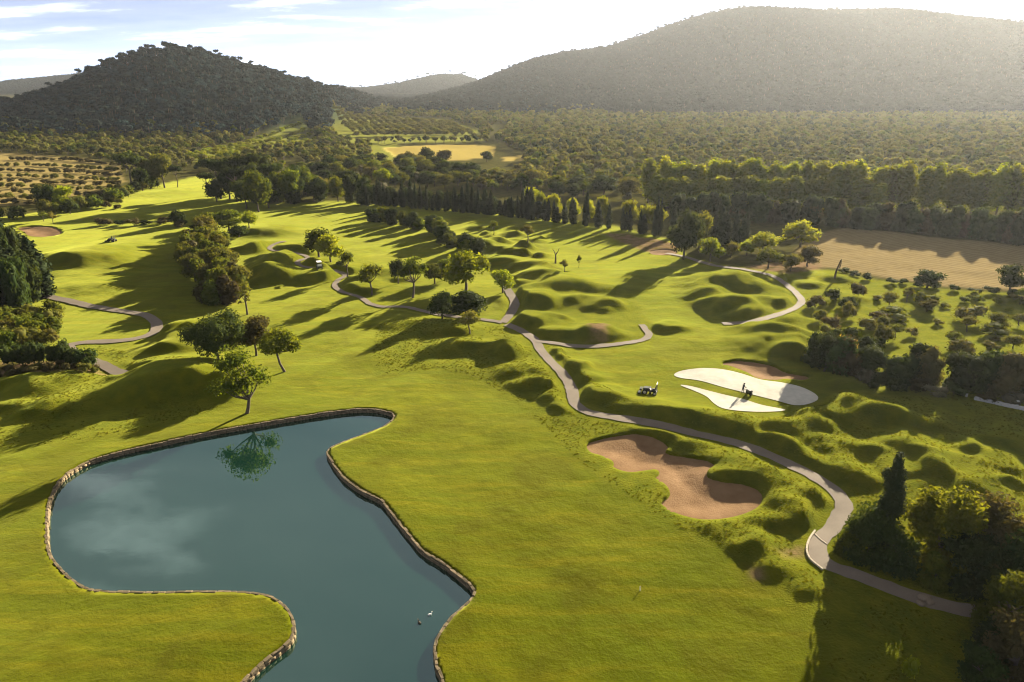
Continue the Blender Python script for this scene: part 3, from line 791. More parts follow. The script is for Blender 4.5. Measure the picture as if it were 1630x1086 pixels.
def make_protos():
    for v in range(4):
        r = np.random.default_rng(100 + v)
        for kind, mat in (('round', 'leaf_mid'), ('dark', 'leaf_dark'), ('bright', 'leaf_bright'), ('brown', 'leaf_brown'), ('olive', 'leaf_olive')):
            L = lobes_round(r, 8, 4, 8 + v, zlo=0.36)
            proto(kind, 8, leafcloud(r, L, 2000, 0.30, core=.58 if kind in ('bright', 'round', 'olive') else .72, shell=(.55, 1.12)), limbs(r, -0.4, 2.4, L[:5], 0.28), mat, 4)
        for kind, mat in (('hedge', 'leaf_dark'), ('hedge_brown', 'leaf_brown'), ('hedge_mid', 'leaf_mid')):
            L = lobes_round(r, 8, 3.4, 9, zlo=0.16, sq=1.0, rl=(.4, .55)) + [(0, 0, 1.4, 2.6, 2.6, 1.6), (0, 0, 3.6, 2.9, 2.9, 2.2)]
            proto(kind, 8, leafcloud(r, L, 1300, 0.34, core=.85), tube([[0, 0, -.3], [0, 0, 3]], [.25, .15]), mat, 4)
        L = lobes_round(r, 8, 3.6, 8, zlo=0.55, sq=0.62, rl=(.26, .40))
        proto('open', 8, leafcloud(r, L, 1000, 0.26, core=0.55, shell=(.5, 1.15)), limbs(r, -0.4, 3.0, L, 0.24, (r.uniform(-.5, .5), r.uniform(-.5, .5))), 'leaf_mid' if v % 2 else 'leaf_olive', 3.6)
        L = [(r.normal() * .12, r.normal() * .12, z, q, q, 1.5) for z, q in ((1.2, .95), (2.6, 1.1), (4.0, 1.05), (5.4, .85), (6.6, .6), (7.6, .36))]
        proto('cypress', 8.6, leafcloud(r, L, 800, 0.22, core=0.85, up=0.6), tube([[0, 0, -.3], [0, 0, 1], [0, 0, 4]], [.2, .17, .1]), 'leaf_cypress', 1.05)
        L = [(r.normal() * .3, r.normal() * .3, z, q, q, 2.6) for z, q in ((3.6, 2.0), (6, 2.6), (8.5, 2.8), (11, 2.5), (13.0, 2.2), (14.2, 1.7))]
        proto('poplar', 16, leafcloud(r, L, 1500, 0.46, core=0.5, shell=(.5, 1.15)), tube([[0, 0, -.4], [0, 0, 2], [0, 0, 9]], [.32, .26, .12]), 'leaf_bright', 2.8)
        L = lobes_round(r, 2.4, 1.9, 6, zlo=0.3, sq=.8)
        for kind, mat in (('shrub', 'leaf_olive'), ('shrub_dark', 'leaf_dark'), ('shrub_green', 'leaf_mid'), ('shrub_grey', 'leaf_grey'), ('shrub_gold', 'leaf_gold'), ('shrub_bright', 'leaf_bright'), ('shrub_brown', 'leaf_brown')):
            proto(kind, 2.4, leafcloud(r, L, 420, 0.16), limbs(r, -0.2, .5, L[:3], .06), mat, 1.9)
        L = [(q * math.cos(a), q * math.sin(a), 7.4 + r.uniform(-.5, .5), 1.7, 1.7, 1.0) for a, q in ((0, 2.2), (1.2, 2.0), (2.4, 2.3), (3.7, 2.1), (5, 2.2), (0, 0))]
        proto('umbrella', 8.8, leafcloud(r, L, 900, 0.3, core=.8), limbs(r, -.4, 4.6, L[:5], .27), 'leaf_dark', 4)
make_protos()
CATN = {'hedge': 'leafy_tree', 'hedge_brown': 'leafy_tree', 'hedge_mid': 'leafy_tree', 'round': 'leafy_tree', 'dark': 'leafy_tree', 'bright': 'leafy_tree', 'brown': 'leafy_tree', 'olive': 'olive_tree', 'open': 'pine_tree', 'cypress': 'cypress_tree', 'poplar': 'poplar_tree', 'umbrella': 'umbrella_pine'}
NTREE = [0]
def tree(kind, x, y, h, hwid, label, group=None, lean=0.0, sink=0.0, parts=True, name=None):
    NTREE[0] += 1
    var = PROTO[kind][(NTREE[0] * 7 + NTREE[0] // 4) % len(PROTO[kind])]
    shrub = kind.startswith('shrub')
    nm = name or ('shrub' if shrub else CATN[kind])
    z = gz(x, y) - sink
    s_h = h / var[0]; s_w = hwid / var[1] if hwid else s_h
    if parts:
        e = link(nm, None); e.empty_display_size = 0.2
        c = link('crown', var[2], e)
        if var[3]: link('trunk', var[3], e)
    else:
        e = link(nm, var[2])
    e.location = (x, y, z); e.scale = (s_w, s_w, s_h)
    e.rotation_euler = (0, lean, random.uniform(0, 6.283) if not lean else 0)
    tag(e, label, 'shrub' if shrub else 'tree', group)
    return e

def tree_px(kind, bx, by, ty, hwpx, label, group=None, lean=0.0):
    x, y = at(bx, by)
    h = height_for(y, ty)
    return tree(kind, x, y, h, hwpx * mpp(by), label, group, lean)

def scatter_px(poly, n, mind, seed):
    """places on the ground inside a plan polygon, at least mind metres apart, ordered left to right in plan"""
    r = np.random.default_rng(seed); P = wpoly(poly); out = []; tries = 0
    while len(out) < n and tries < n * 80:
        tries += 1
        x = r.uniform(P[:, 0].min(), P[:, 0].max()); y = r.uniform(P[:, 1].min(), P[:, 1].max())
        if not inside(np.array([x]), np.array([y]), P)[0]: continue
        if any((x - a) ** 2 + (y - b) ** 2 < mind * mind for a, b in out): continue
        out.append((x, y))
    return sorted(out, key=lambda q: q[0] / max(q[1], 1))

def line_px(pts, spacing, jit, seed):
    r = np.random.default_rng(seed); P = smooth_open(wpoly(pts), 0.5)
    d = np.concatenate([[0], np.cumsum(np.linalg.norm(np.diff(P, axis=0), axis=1))])
    n = max(2, int(d[-1] / spacing)); s = np.linspace(0, d[-1], n) + r.uniform(-.3, .3, n) * spacing
    x = np.interp(s, d, P[:, 0]) + r.normal(size=n) * jit; y = np.interp(s, d, P[:, 1]) + r.normal(size=n) * jit
    return list(zip(x, y))

# ---- lower right grove beside the path
def near_tree(name, px, py, ty, hwpx, mat, label, n, leaf, seed, lob=13, cat='tree', zlo=0.14):
    x, y = at(px, py); h = height_for(y, ty); x = (px - 815) / FPX * y / (cp + (543 - ty) / FPX * sp); rad = hwpx * mpp(py)
    r = np.random.default_rng(seed)
    L = lobes_round(r, h, rad, lob, zlo=zlo, sq=.85, rl=(.22, .38))
    for i in range(7):
        a = i * .9 + seed; L.append((rad * .62 * math.cos(a), rad * .62 * math.sin(a), h * .16, rad * .34, rad * .34, h * .17))
    e = link(name, None); e.location = (x, y, gz(x, y))
    cv, cf_ = leafcloud(r, L, n, leaf, core=.6, shell=(.5, 1.2), flat=1.0)
    link('crown', mesh_np('crown', cv, cf_, [M[mat]]), e)
    tv, tf = limbs(r, -.3, h * .3, L[:6], .035 * h)
    link('trunk', mesh_np('trunk', tv, tf, [M['bark']], True), e)
    return tag(e, label, cat)
for args in [
    ('leafy_tree', 1400, 882, 800, 50, 'leaf_dark', 'dark rounded bushy tree left of the tall cypress beside the path', 7500, .19, 1),
    ('leafy_tree', 1522, 900, 776, 62, 'leaf_corner', 'bright leafy tree right of the tall cypress in the corner grove', 8500, .2, 2),
    ('leafy_tree', 1606, 910, 796, 62, 'leaf_brown', 'brownish tree at the right edge behind the corner grove', 7000, .2, 3),
    ('leafy_tree', 1560, 930, 848, 54, 'leaf_dark', 'dark low tree over the path in the corner grove', 6500, .19, 4),
    ('leafy_tree', 1650, 950, 850, 58, 'leaf_dark', 'dark tree cut by the right edge above the shaded corner', 6500, .19, 5),
    ('shrub', 1352, 878, 846, 20, 'leaf_mid', 'small shrub at the left foot of the corner grove by the kerb', 2400, .14, 6),
    ('shrub', 1440, 905, 850, 34, 'leaf_dark', 'dark shrub below the cypress at the path edge', 3600, .16, 7),
    ('shrub', 1500, 930, 880, 26, 'leaf_mid', 'half lit shrub leaning over the path end', 2600, .15, 8),
    ('shrub', 1640, 1075, 990, 55, 'leaf_brown', 'dark brown shrub in the lower right corner', 3600, .17, 9),
    ('shrub', 1605, 1040, 985, 40, 'leaf_dark', 'dark shrub below the path end in the shaded corner', 3200, .17, 10),
    ('leafy_tree', 1625, 1005, 905, 46, 'leaf_mid', 'half shaded tree filling the right edge below the path', 5200, .18, 11),
    ('shrub', 1575, 1078, 1030, 34, 'leaf_dark', 'dark shrub at the bottom edge beside the brown corner shrub', 2600, .16, 12)]:
    near_tree(*args, cat='shrub' if args[0] == 'shrub' else 'tree')
# the tall cypress
x, y = at(1437, 885); h = height_for(y, 717); x = (1437 - 815) / FPX * y / (cp + (543 - 717) / FPX * sp); r = np.random.default_rng(77)
L = []
for i in range(14):
    f = i / 13; z = h * (0.12 + 0.8 * f); q = (0.70 + .60 * (1 - f) ** 0.9) * (0.75 if f > .9 else 1) * .9
    L.append((r.normal() * .22, r.normal() * .22, z, q * .85, q * .85, h * .075))
L += [(-.95, 0, h * .80, .42, .42, .55), (.7, .2, h * .62, .6, .5, 1.1), (.9, 0, h * .5, .6, .6, 1.2)]
e = link('cypress_tree', None); e.location = (x, y, gz(x, y))
cv, cf_ = leafcloud(r, L, 9500, .13, core=.82, shell=(.7, 1.22), up=.7)
link('crown', mesh_np('crown', cv, cf_, [M['leaf_cypress']]), e)
tv, tf = tube([[0, 0, -.3], [0, 0, h * .3], [0, 0, h * .8]], [.3, .24, .08]); link('trunk', mesh_np('trunk', tv, tf, [M['bark']], True), e)
tag(e, 'tall dark cypress with knobbly top standing in the corner grove', 'tree')

# ---- trees by the pond
def pond_tree(px, py, ty, hwpx, label, seed, mat, n=4500, leaf=.2, lean=(0, 0), lob=9, zlo=.5, fork=.3, open_=False, shift=0.0):
    x, y = at(px, py); h = height_for(y, ty); rad = hwpx * mpp(py)
    r = np.random.default_rng(seed)
    L = lobes_round(r, h, rad, lob, zlo=zlo, sq=.75, rl=(.24, .36) if open_ else (.34, .5))
    L = [(a + shift, b, c_, d, e_, f) for a, b, c_, d, e_, f in L]
    e = link('leafy_tree', None); e.location = (x, y, gz(x, y))
    cv, cf_ = leafcloud(r, L, n, leaf, core=.5 if open_ else .74, shell=(.35, 1.2) if open_ else (.65, 1.12), flat=.9)
    link('crown', mesh_np('crown', cv, cf_, [M[mat]]), e)
    tv, tf = limbs(r, -.4, h * fork, L, .03 * h, lean); link('trunk', mesh_np('trunk', tv, tf, [M['bark']], True), e)
    return tag(e, label, 'tree')
pond_tree(350, 586, 517, 52, 'dense dark round tree left of the pair above the pond', 21, 'leaf_dark', 6500, .2, zlo=.38)
pond_tree(408, 566, 503, 33, 'brown tinged tree behind the dense round tree above the pond', 22, 'leaf_brown', 3500, .2)
pond_tree(453, 592, 524, 36, 'flat topped tree with crooked bare trunk right of the round tree', 23, 'leaf_mid', 3500, .2, lean=(-.9, 0), zlo=.58, fork=.45)
pond_tree(393, 658, 556, 54, 'sparse leaning tree at the pond edge reflected in the water', 24, 'leaf_mid', 2600, .19, lean=(.6, 0), zlo=.45, fork=.22, open_=True, shift=-.5)
pond_tree(394, 502, 448, 15, 'thin young tree alone between pond trees and pine clump', 25, 'leaf_olive', 420, .18, zlo=.35, fork=.4, open_=True)

# ---- trees among the mounds in the middle
G_MID = 'trees among the mounds in the middle of the course'
for k, (kind, bx, by, ty, hwp, lab) in enumerate([
    ('round', 508, 413, 364, 28, 'dark green tree behind the golf cart, larger of its pair'),
    ('bright', 527, 422, 377, 22, 'paler green tree just right of the tree behind the golf cart'),
    ('open', 553, 444, 400, 18, 'slim open tree between the golf cart and the wide pine'),
    ('open', 592, 470, 418, 27, 'wide open crowned tree on a forked trunk beside the winding path'),
    ('dark', 634, 452, 412, 15, 'small dark tree left of the brown shadowed tree pair'),
    ('open', 657, 474, 408, 29, 'tall clumpy tree with dark ragged crown left of the bright tree'),
    ('round', 692, 452, 420, 22, 'low green tree between the ragged tree and the bright tree'),
    ('bright', 742, 463, 400, 36, 'largest bright yellow green tree in the middle of the mounds'),
    ('round', 708, 446, 414, 18, 'green tree tucked behind the left side of the bright tree'),
    ('bright', 800, 468, 430, 19, 'small yellowish tree where the upper path ends'),
    ('dark', 704, 512, 466, 20, 'dark small tree beside the path left of the wide low tree'),
    ('dark', 742, 503, 464, 36, 'wide low dark tree overhanging the path below the bright tree'),
    ('open', 748, 535, 498, 22, 'sparse pale tree on the lit slope below the wide dark tree'),
    ('open', 786, 378, 354, 10, 'little tree on the far mounds under the cypress row'),
    ('open', 840, 398, 371, 15, 'open tree on the far mounds right of the little one'),
    ('open', 898, 444, 424, 9, 'tiny tree on the mound right of the forked bare tree'),
    ('open', 921, 428, 407, 5, 'young staked tree with small round top on the open lawn'),
]):
    tree_px(kind, bx, by, ty, hwp, lab, G_MID)
# ---- dark shrub bank
for k, (x, y) in enumerate(line_px([(592, 352), (630, 358), (670, 366), (700, 374), (715, 392), (740, 402), (762, 410)], 3.0, 1.0, 5)):
    tree(('hedge', 'hedge', 'hedge_mid')[k % 3], x, y, random.uniform(3.6, 6.0), random.uniform(2.4, 3.2), 'bushy tree on the dark bank above the middle trees, %s from its left end' % nth(k), 'shrubs on the dark bank')

# ---- pine clump beside the left fairway
for k, (x, y) in enumerate(scatter_px([(292, 400), (330, 378), (350, 395), (372, 440), (388, 470), (370, 488), (330, 488), (310, 455), (292, 420)], 46, 2.5, 6)):
    tree(('olive', 'hedge_mid', 'olive', 'hedge_brown', 'hedge_mid')[k % 5], x, y, random.uniform(5.0, 7.6), random.uniform(2.6, 3.4), 'tree in the dense clump beside the left fairway, %s from the left' % nth(k), 'trees in the clump beside the left fairway')
for k, (x, y) in enumerate(line_px([(168, 356), (215, 358), (260, 357), (300, 362), (340, 372)], 4.5, .8, 7)):
    tree(('shrub_brown', 'shrub_dark')[k % 2], x, y, random.uniform(1.6, 2.6), random.uniform(2.2, 3.2), 'low dark shrub in the hedge crossing the left fairway, %s from the left' % nth(k), 'shrubs in the hedge crossing the left fairway')
for k, (bx, by, ty, hwp, kd, lab) in enumerate([
    (285, 362, 335, 14, 'dark', 'small dark tree standing in the hedge across the left fairway'),
    (330, 366, 338, 22, 'round', 'green tree behind the top of the dense clump'),
    (365, 368, 335, 24, 'round', 'rounded tree behind the dense clump, right of the green one'),
    (398, 372, 345, 14, 'bright', 'bright little tree at the right end behind the dense clump'),
    (380, 378, 358, 18, 'dark', 'dark bush like tree under the bright little tree')]):
    tree_px(kd, bx, by, ty, hwp, lab, 'trees behind the clump')

# ---- left margin
for k, (x, y) in enumerate(scatter_px([(-120, 500), (-60, 440), (0, 425), (40, 440), (75, 478), (80, 492), (30, 505), (-60, 520)], 34, 2.1, 8)):
    d = math.hypot(x, y)
    tree('cypress' if k % 2 else 'hedge', x, y, random.uniform(11, 14.5) * (0.72 if x / y > -.62 else 1), random.uniform(2.2, 3.0), 'tall dark conifer in the black stand at the left edge, %s from the left' % nth(k), 'dark conifers at the left edge')
for k, (x, y) in enumerate(scatter_px([(-60, 520), (0, 510), (60, 500), (92, 505), (90, 545), (30, 560), (-60, 570)], 44, 1.8, 9)):
    tree(('shrub', 'shrub_green')[k % 2], x, y, random.uniform(2.6, 3.8), random.uniform(2.0, 2.8), 'olive green shrub massed under the dark conifers, %s from the left' % nth(k), 'shrubs massed under the dark conifers')
for k, (x, y) in enumerate(line_px([(-60, 582), (0, 580), (50, 580), (100, 581), (140, 584)], 1.5, .5, 10)):
    tree('shrub_dark', x, y, random.uniform(3.0, 4.0), random.uniform(1.7, 2.2), 'dark bush in the clipped hedge by the west path, %s from the left' % nth(k), 'bushes of the hedge by the west path')
for k, (x, y) in enumerate(scatter_px([(-40, 588), (60, 588), (150, 588), (160, 596), (100, 602), (0, 602)], 26, 1.3, 12)):
    tree(('shrub_brown', 'shrub', 'shrub_brown')[k % 3], x, y, random.uniform(.8, 1.7), random.uniform(.7, 1.2), 'small dry brush below the clipped hedge, %s from the left' % nth(k), 'dry brush below the clipped hedge')
for k, (x, y) in enumerate(line_px([(-80, 352), (0, 350), (60, 345), (110, 340), (160, 328), (205, 312), (240, 300)], 5, 1.2, 13)):
    tree(('shrub_green', 'shrub_dark', 'shrub')[k % 3], x, y, random.uniform(4, 6), random.uniform(3, 4), 'bushy shrub between the terraces and the far fairway, %s from the left' % nth(k), 'bushes between the terraces and the far fairway')
for k, (bx, by, ty, hwp, kd, lab) in enumerate([
    (80, 338, 292, 20, 'dark', 'dark tree with lit right side in front of the brown terraces'), (104, 338, 294, 16, 'bright', 'golden lit tree touching the dark one before the terraces'),
    (70, 352, 336, 8, 'open', 'small thin tree above the far left bunker'), (85, 355, 336, 8, 'open', 'second small thin tree right of the far left bunker'),
    (212, 303, 247, 22, 'umbrella', 'dark umbrella pine left of the gap at the far fairway'), (240, 300, 252, 18, 'olive', 'dull green tree right of the dark umbrella pine'),
    (262, 298, 244, 20, 'olive', 'tall dull green tree at the end of the far fairway'), (283, 298, 262, 11, 'umbrella', 'lone small pine standing on the far fairway grass'), (228, 306, 268, 14, 'dark', 'short dark tree below the dark umbrella pine')]):
    tree_px(kd, bx, by, ty, hwp, lab, 'trees at the far end of the left fairway')

# ---- umbrella pines and mixed trees
for k, (bx, by, ty, hwp, kd) in enumerate([(333, 313, 276, 15, 'umbrella'), (352, 318, 252, 26, 'umbrella'), (378, 322, 262, 24, 'umbrella'), (398, 316, 246, 26, 'umbrella'), (412, 338, 268, 24, 'round'), (438, 318, 262, 20, 'umbrella'), (425, 312, 246, 20, 'dark'), (463, 325, 268, 17, 'round'), (392, 332, 285, 20, 'dark'), (345, 322, 285, 18, 'dark'), (366, 318, 268, 22, 'dark'), (410, 322, 258, 22, 'hedge'), (428, 330, 280, 20, 'dark'), (448, 322, 276, 20, 'hedge_mid'), (378, 312, 258, 20, 'dark'), (470, 316, 262, 20, 'dark'), (488, 312, 264, 18, 'round')]):
    tree_px(kd, bx, by, ty, hwp, 'big dark pine in the grove behind the clump, %s from the left' % nth(k), 'dark pines in the grove behind the clump')
for k, (x, y) in enumerate(scatter_px([(470, 300), (500, 268), (600, 262), (700, 268), (800, 285), (900, 300), (1020, 318), (1020, 335), (900, 318), (760, 300), (600, 310), (560, 318), (480, 316)], 110, 3.6, 14)):
    kd = ('dark', 'round', 'dark', 'shrub_grey', 'olive', 'dark', 'shrub_grey')[k % 7]
    hh = random.uniform(5, 9) if not kd.startswith('shrub') else random.uniform(3, 5)
    tree(kd, x, y, hh, hh * random.uniform(.5, .7), '%s in the belt behind the cypress row, %s from the left' % ('grey bush' if kd.startswith('shrub') else 'mixed tree', nth(k)), 'trees in the belt behind the cypress row')
for k, (bx, by, ty, hwp, kd, lab) in enumerate([(610, 300, 268, 16, 'bright', 'pale lit tree at the left start of the cypress row'), (590, 298, 264, 14, 'brown', 'brownish tree above the pale lit tree'), (650, 262, 240, 13, 'brown', 'dark round tree in front of the yellow field, leftmost of three'), (680, 262, 234, 15, 'dark', 'dark round tree in front of the yellow field, middle of three'), (707, 262, 238, 13, 'brown', 'brownish round tree before the yellow field, rightmost of three'), (575, 326, 305, 14, 'dark', 'dark round bush like tree left of the cypress row'), (775, 258, 240, 11, 'dark', 'dark tree at the right end of the yellow field')]):
    tree_px(kd, bx, by, ty, hwp, lab)
for k, (x, y) in enumerate(line_px([(478, 322), (510, 320), (550, 321), (592, 324)], 4.0, 1.2, 315)):
    tree(('hedge', 'dark', 'hedge', 'round')[k % 4], x, y, random.uniform(7.5, 11.5), random.uniform(3.2, 4.4), 'dark tree between the pine grove and the cypress row, %s from the left' % nth(k), 'dark trees between grove and cypress row')
# ---- the cypress row
for k, (x, y) in enumerate(line_px([(590, 326), (680, 334), (780, 343), (850, 350)], 1.25, .8, 15) + line_px([(858, 351), (920, 358), (980, 365), (1065, 378)], 1.7, .9, 115)):
    if random.random() < .18: continue
    hh = random.choice((1, 1, .8, 1.1)) * random.uniform(7.0, 9.6) * (1 + .22 * math.sin(x * .31))
    tree('cypress', x, y, hh, random.uniform(.8, 1.5), 'narrow dark cypress in the long row, %s from the left' % nth(k), 'cypresses of the long row')
for k, (x, y) in enumerate(line_px([(592, 324), (680, 332), (780, 341), (860, 349)], 2.6, .8, 215)):
    tree('hedge', x, y + 1.6, random.uniform(5.2, 7.4), random.uniform(2.0, 2.8), 'dark bushy tree filling the cypress row from behind, %s from the left' % nth(k), 'dark filling trees of the cypress row')
for k, (x, y) in enumerate(line_px([(840, 344), (900, 352), (980, 362), (1050, 372)], 5.5, .8, 16)):
    tree('bright', x + .5, y + 4.5, random.uniform(7.5, 10), random.uniform(2.4, 3.4), 'lit pale tree glimpsed behind the cypress row, %s from the left' % nth(k), 'pale trees behind the cypress row')

# ---- right side trees by the dry field
for k, (bx, by, ty, hwp, kd, lab) in enumerate([
    (1088, 414, 332, 27, 'dark', 'tall dark tree at the head of the right path casting a long shadow'), (1112, 404, 342, 20, 'olive', 'dull tall tree right behind the dark path head tree'),
    (1130, 417, 378, 22, 'bright', 'bright rounded tree in front of the cypress cluster'), (1163, 412, 386, 11, 'olive', 'small olive tree right of the bright rounded tree'),
    (1213, 403, 369, 27, 'bright', 'wide bright tree right of the cypress cluster'), (1188, 408, 384, 13, 'bright', 'short bright tree between cypress cluster and wide bright tree'),
    (1274, 394, 352, 29, 'bright', 'large lit tree at the corner of the dry field'), (1222, 430, 397, 23, 'round', 'round topped tree on a bare stem beside the right path'),
    (1258, 434, 405, 15, 'olive', 'small grey green tree right of the round topped one'), (1285, 425, 392, 22, 'brown', 'thin brownish tree on the dry field margin'),
    (1475, 460, 431, 24, 'dark', 'dark domed tree on the near edge of the dry field'), (1606, 466, 424, 24, 'dark', 'dark domed tree on the field edge near the photo right side')]):
    tree_px(kd, bx, by, ty, hwp, lab)
for k, (x, y) in enumerate(line_px([(1138, 388), (1165, 392), (1194, 394)], 1.5, .6, 17)):
    tree('cypress', x, y, random.uniform(9, 11.5), random.uniform(1.2, 1.6), 'dark cypress in the tight cluster behind the right path, %s from the left' % nth(k), 'cypresses of the tight cluster')
# poplar belt, dark hedge in front of it
for row, (pts, n0, hh, nm) in enumerate([([(1040, 322), (1150, 322), (1300, 328), (1450, 336), (1640, 346), (1800, 356)], 2.7, (14, 17.5), 'back'), ([(1050, 330), (1200, 334), (1330, 338), (1400, 343)], 3.0, (10, 12.5), 'front')]):
    for k, (x, y) in enumerate(line_px(pts, n0, 1.0, 18 + row)):
        tree('poplar', x, y, random.uniform(*hh), random.uniform(3.0, 4.2), 'sunlit yellow green poplar in the %s row of the belt, %s from the left' % (nm, nth(k)), 'poplars of the %s row' % nm)
for k, (x, y) in enumerate(line_px([(1075, 344), (1150, 350), (1250, 357), (1330, 362), (1430, 368), (1530, 377), (1640, 390), (1800, 405)], 2.7, .9, 20)):
    tree('hedge' if k % 4 else 'hedge_brown', x, y, random.uniform(7.5, 10.5), random.uniform(3.2, 4.4), 'dark tree in the hedge between poplars and dry field, %s from the left' % nth(k), 'dark hedge trees below the poplars')
# dark hedge right of the green
for k, (x, y) in enumerate(line_px([(1318, 588), (1345, 600), (1390, 608), (1440, 612), (1500, 618), (1570, 628), (1640, 640), (1740, 655)], 2.3, .9, 22)):
    hh = random.uniform(5.2, 7.4)
    tree(('hedge', 'hedge', 'hedge_brown', 'hedge')[k % 4], x, y, hh, random.uniform(2.6, 3.6), 'dark tree in the shaded hedge right of the green, %s from the left' % nth(k), 'trees of the shaded hedge right of the green')
for k, (x, y) in enumerate(line_px([(1370, 612), (1430, 622), (1520, 632), (1640, 650)], 2.2, .8, 23)):
    tree(('shrub_grey', 'shrub_dark', 'shrub_dark', 'shrub_brown')[k % 4], x, y, random.uniform(1.5, 2.8), random.uniform(1.4, 2.2), 'low bush under the shaded hedge behind the white wall, %s from the left' % nth(k), 'low bushes under the shaded hedge')
for k, (bx, by, ty, hwp) in enumerate([(1298, 582, 530, 20), (1322, 572, 524, 22), (1345, 566, 520, 24), (1368, 588, 535, 22), (1340, 596, 548, 20)]):
    tree_px('hedge', bx, by, ty, hwp, 'dark bushy tree shading the sanded green, %s of the five nearest it' % nth(k), 'bushy trees shading the sanded green')
tree_px('shrub_gold', 1342, 588, 545, 20, 'golden orange lit bush at the left end of the shaded hedge')
tree_px('dark', 1312, 592, 528, 28, 'dark sloping bush left of the golden bush')
tree_px('shrub_bright', 1413, 592, 575, 9, 'small pale green bush catching light in the shaded hedge')
# orchard and scrub at the right
for k, (x, y) in enumerate(scatter_px([(1400, 480), (1500, 470), (1640, 480), (1760, 500), (1760, 580), (1640, 565), (1500, 560), (1420, 545)], 14, 6.0, 24)):
    tree(('olive', 'open', 'open')[k % 3], x, y, random.uniform(2.4, 3.8), random.uniform(1.3, 2.1), 'small olive tree in the orchard below the dry field, %s from the left' % nth(k), 'olive trees of the orchard')
for k, (x, y) in enumerate(scatter_px([(1285, 500), (1310, 470), (1400, 470), (1430, 520), (1400, 575), (1330, 575), (1290, 545)], 16, 3.0, 25)):
    tree(('shrub_brown', 'shrub', 'shrub_dark', 'shrub')[k % 4], x, y, random.uniform(1.6, 3.4), random.uniform(1.5, 2.6), 'scrubby bush on the bank right of the mounds, %s from the left' % nth(k), 'scrub on the bank right of the mounds')
for k, (x, y) in enumerate(scatter_px([(1390, 470), (1500, 468), (1640, 478), (1740, 495), (1740, 580), (1640, 570), (1500, 565), (1400, 545)], 28, 2.6, 124)):
    hh = random.choice((.7, 1.0, 1.4, 2.4)) * random.uniform(.8, 1.2)
    tree(('shrub', 'shrub_green', 'shrub', 'shrub_bright')[k % 4], x, y, hh, hh * random.uniform(.9, 1.4), 'loose bush in the grass between the orchard olives, %s from the left' % nth(k), 'loose bushes in the orchard grass')
for k, (x, y) in enumerate(line_px([(1340, 437), (1420, 452), (1520, 464), (1640, 474)], 3.2, .6, 26)):
    tree('shrub_dark', x, y, random.uniform(.9, 1.6), random.uniform(1.2, 1.9), 'low dark bush along the near edge of the dry field, %s from the left' % nth(k), 'bushes along the near edge of the dry field')

# ---- rows of bushes on the brown terraces, orchard rows far off
for rowi in range(9):
    y0 = 250 + rowi * 9.0
    pts = [(-20, y0 + 8), (0, y0 + 6 - rowi * .4), (100, y0 + 7), (188, y0 + 14 - rowi * .5)]
    for k, (x, y) in enumerate(line_px(pts, 4.6, .6, 60 + rowi)):
        tree('shrub' if rowi % 2 else 'shrub_brown', x, y, random.uniform(1.5, 2.6), random.uniform(1.7, 2.6), 'low bush on the brown terraces, %s row from the back, %s from its left end' % (nth(rowi), nth(k)), 'bush row %d of the brown terraces' % (rowi + 1), parts=False, name='terrace_bush')
for rowi in range(15):
    xa = 534 + rowi * 13
    pts = [(xa - 4, 187 + rowi * .8), (xa + 14, 199 + rowi * .6), (xa + 34, 218 - rowi * .1)]
    P0 = [at(a, max(b, 186), 0) for a, b in pts]
    for k in range(11):
        f = k / 10.0
        x = P0[0][0] * (1 - f) + P0[2][0] * f; y = P0[0][1] * (1 - f) + P0[2][1] * f
        tree('olive', x + random.uniform(-1, 1), y + random.uniform(-2, 2), random.uniform(5.0, 6.6), random.uniform(3.2, 4.2), 'far orchard olive tree, %s row from the left, %s from its far end' % (nth(rowi), nth(k)), 'row %d of the far orchard' % (rowi + 1), parts=False)

for rowi in range(5):
    for k, (x, y) in enumerate(line_px([(300 + rowi * 6, 246 + rowi * 3), (390 + rowi * 8, 229 + rowi * 3.4), (478 + rowi * 7, 212 + rowi * 4)], 9.0, .8, 160 + rowi)):
        tree('shrub_bright', x, y, random.uniform(2.2, 3.2), random.uniform(2.6, 3.6), 'bright vine bush below the left hill, %s row from the back, %s from the left' % (nth(rowi), nth(k)), 'vine row %d below the left hill' % (rowi + 1), parts=False, name='vine_bush')
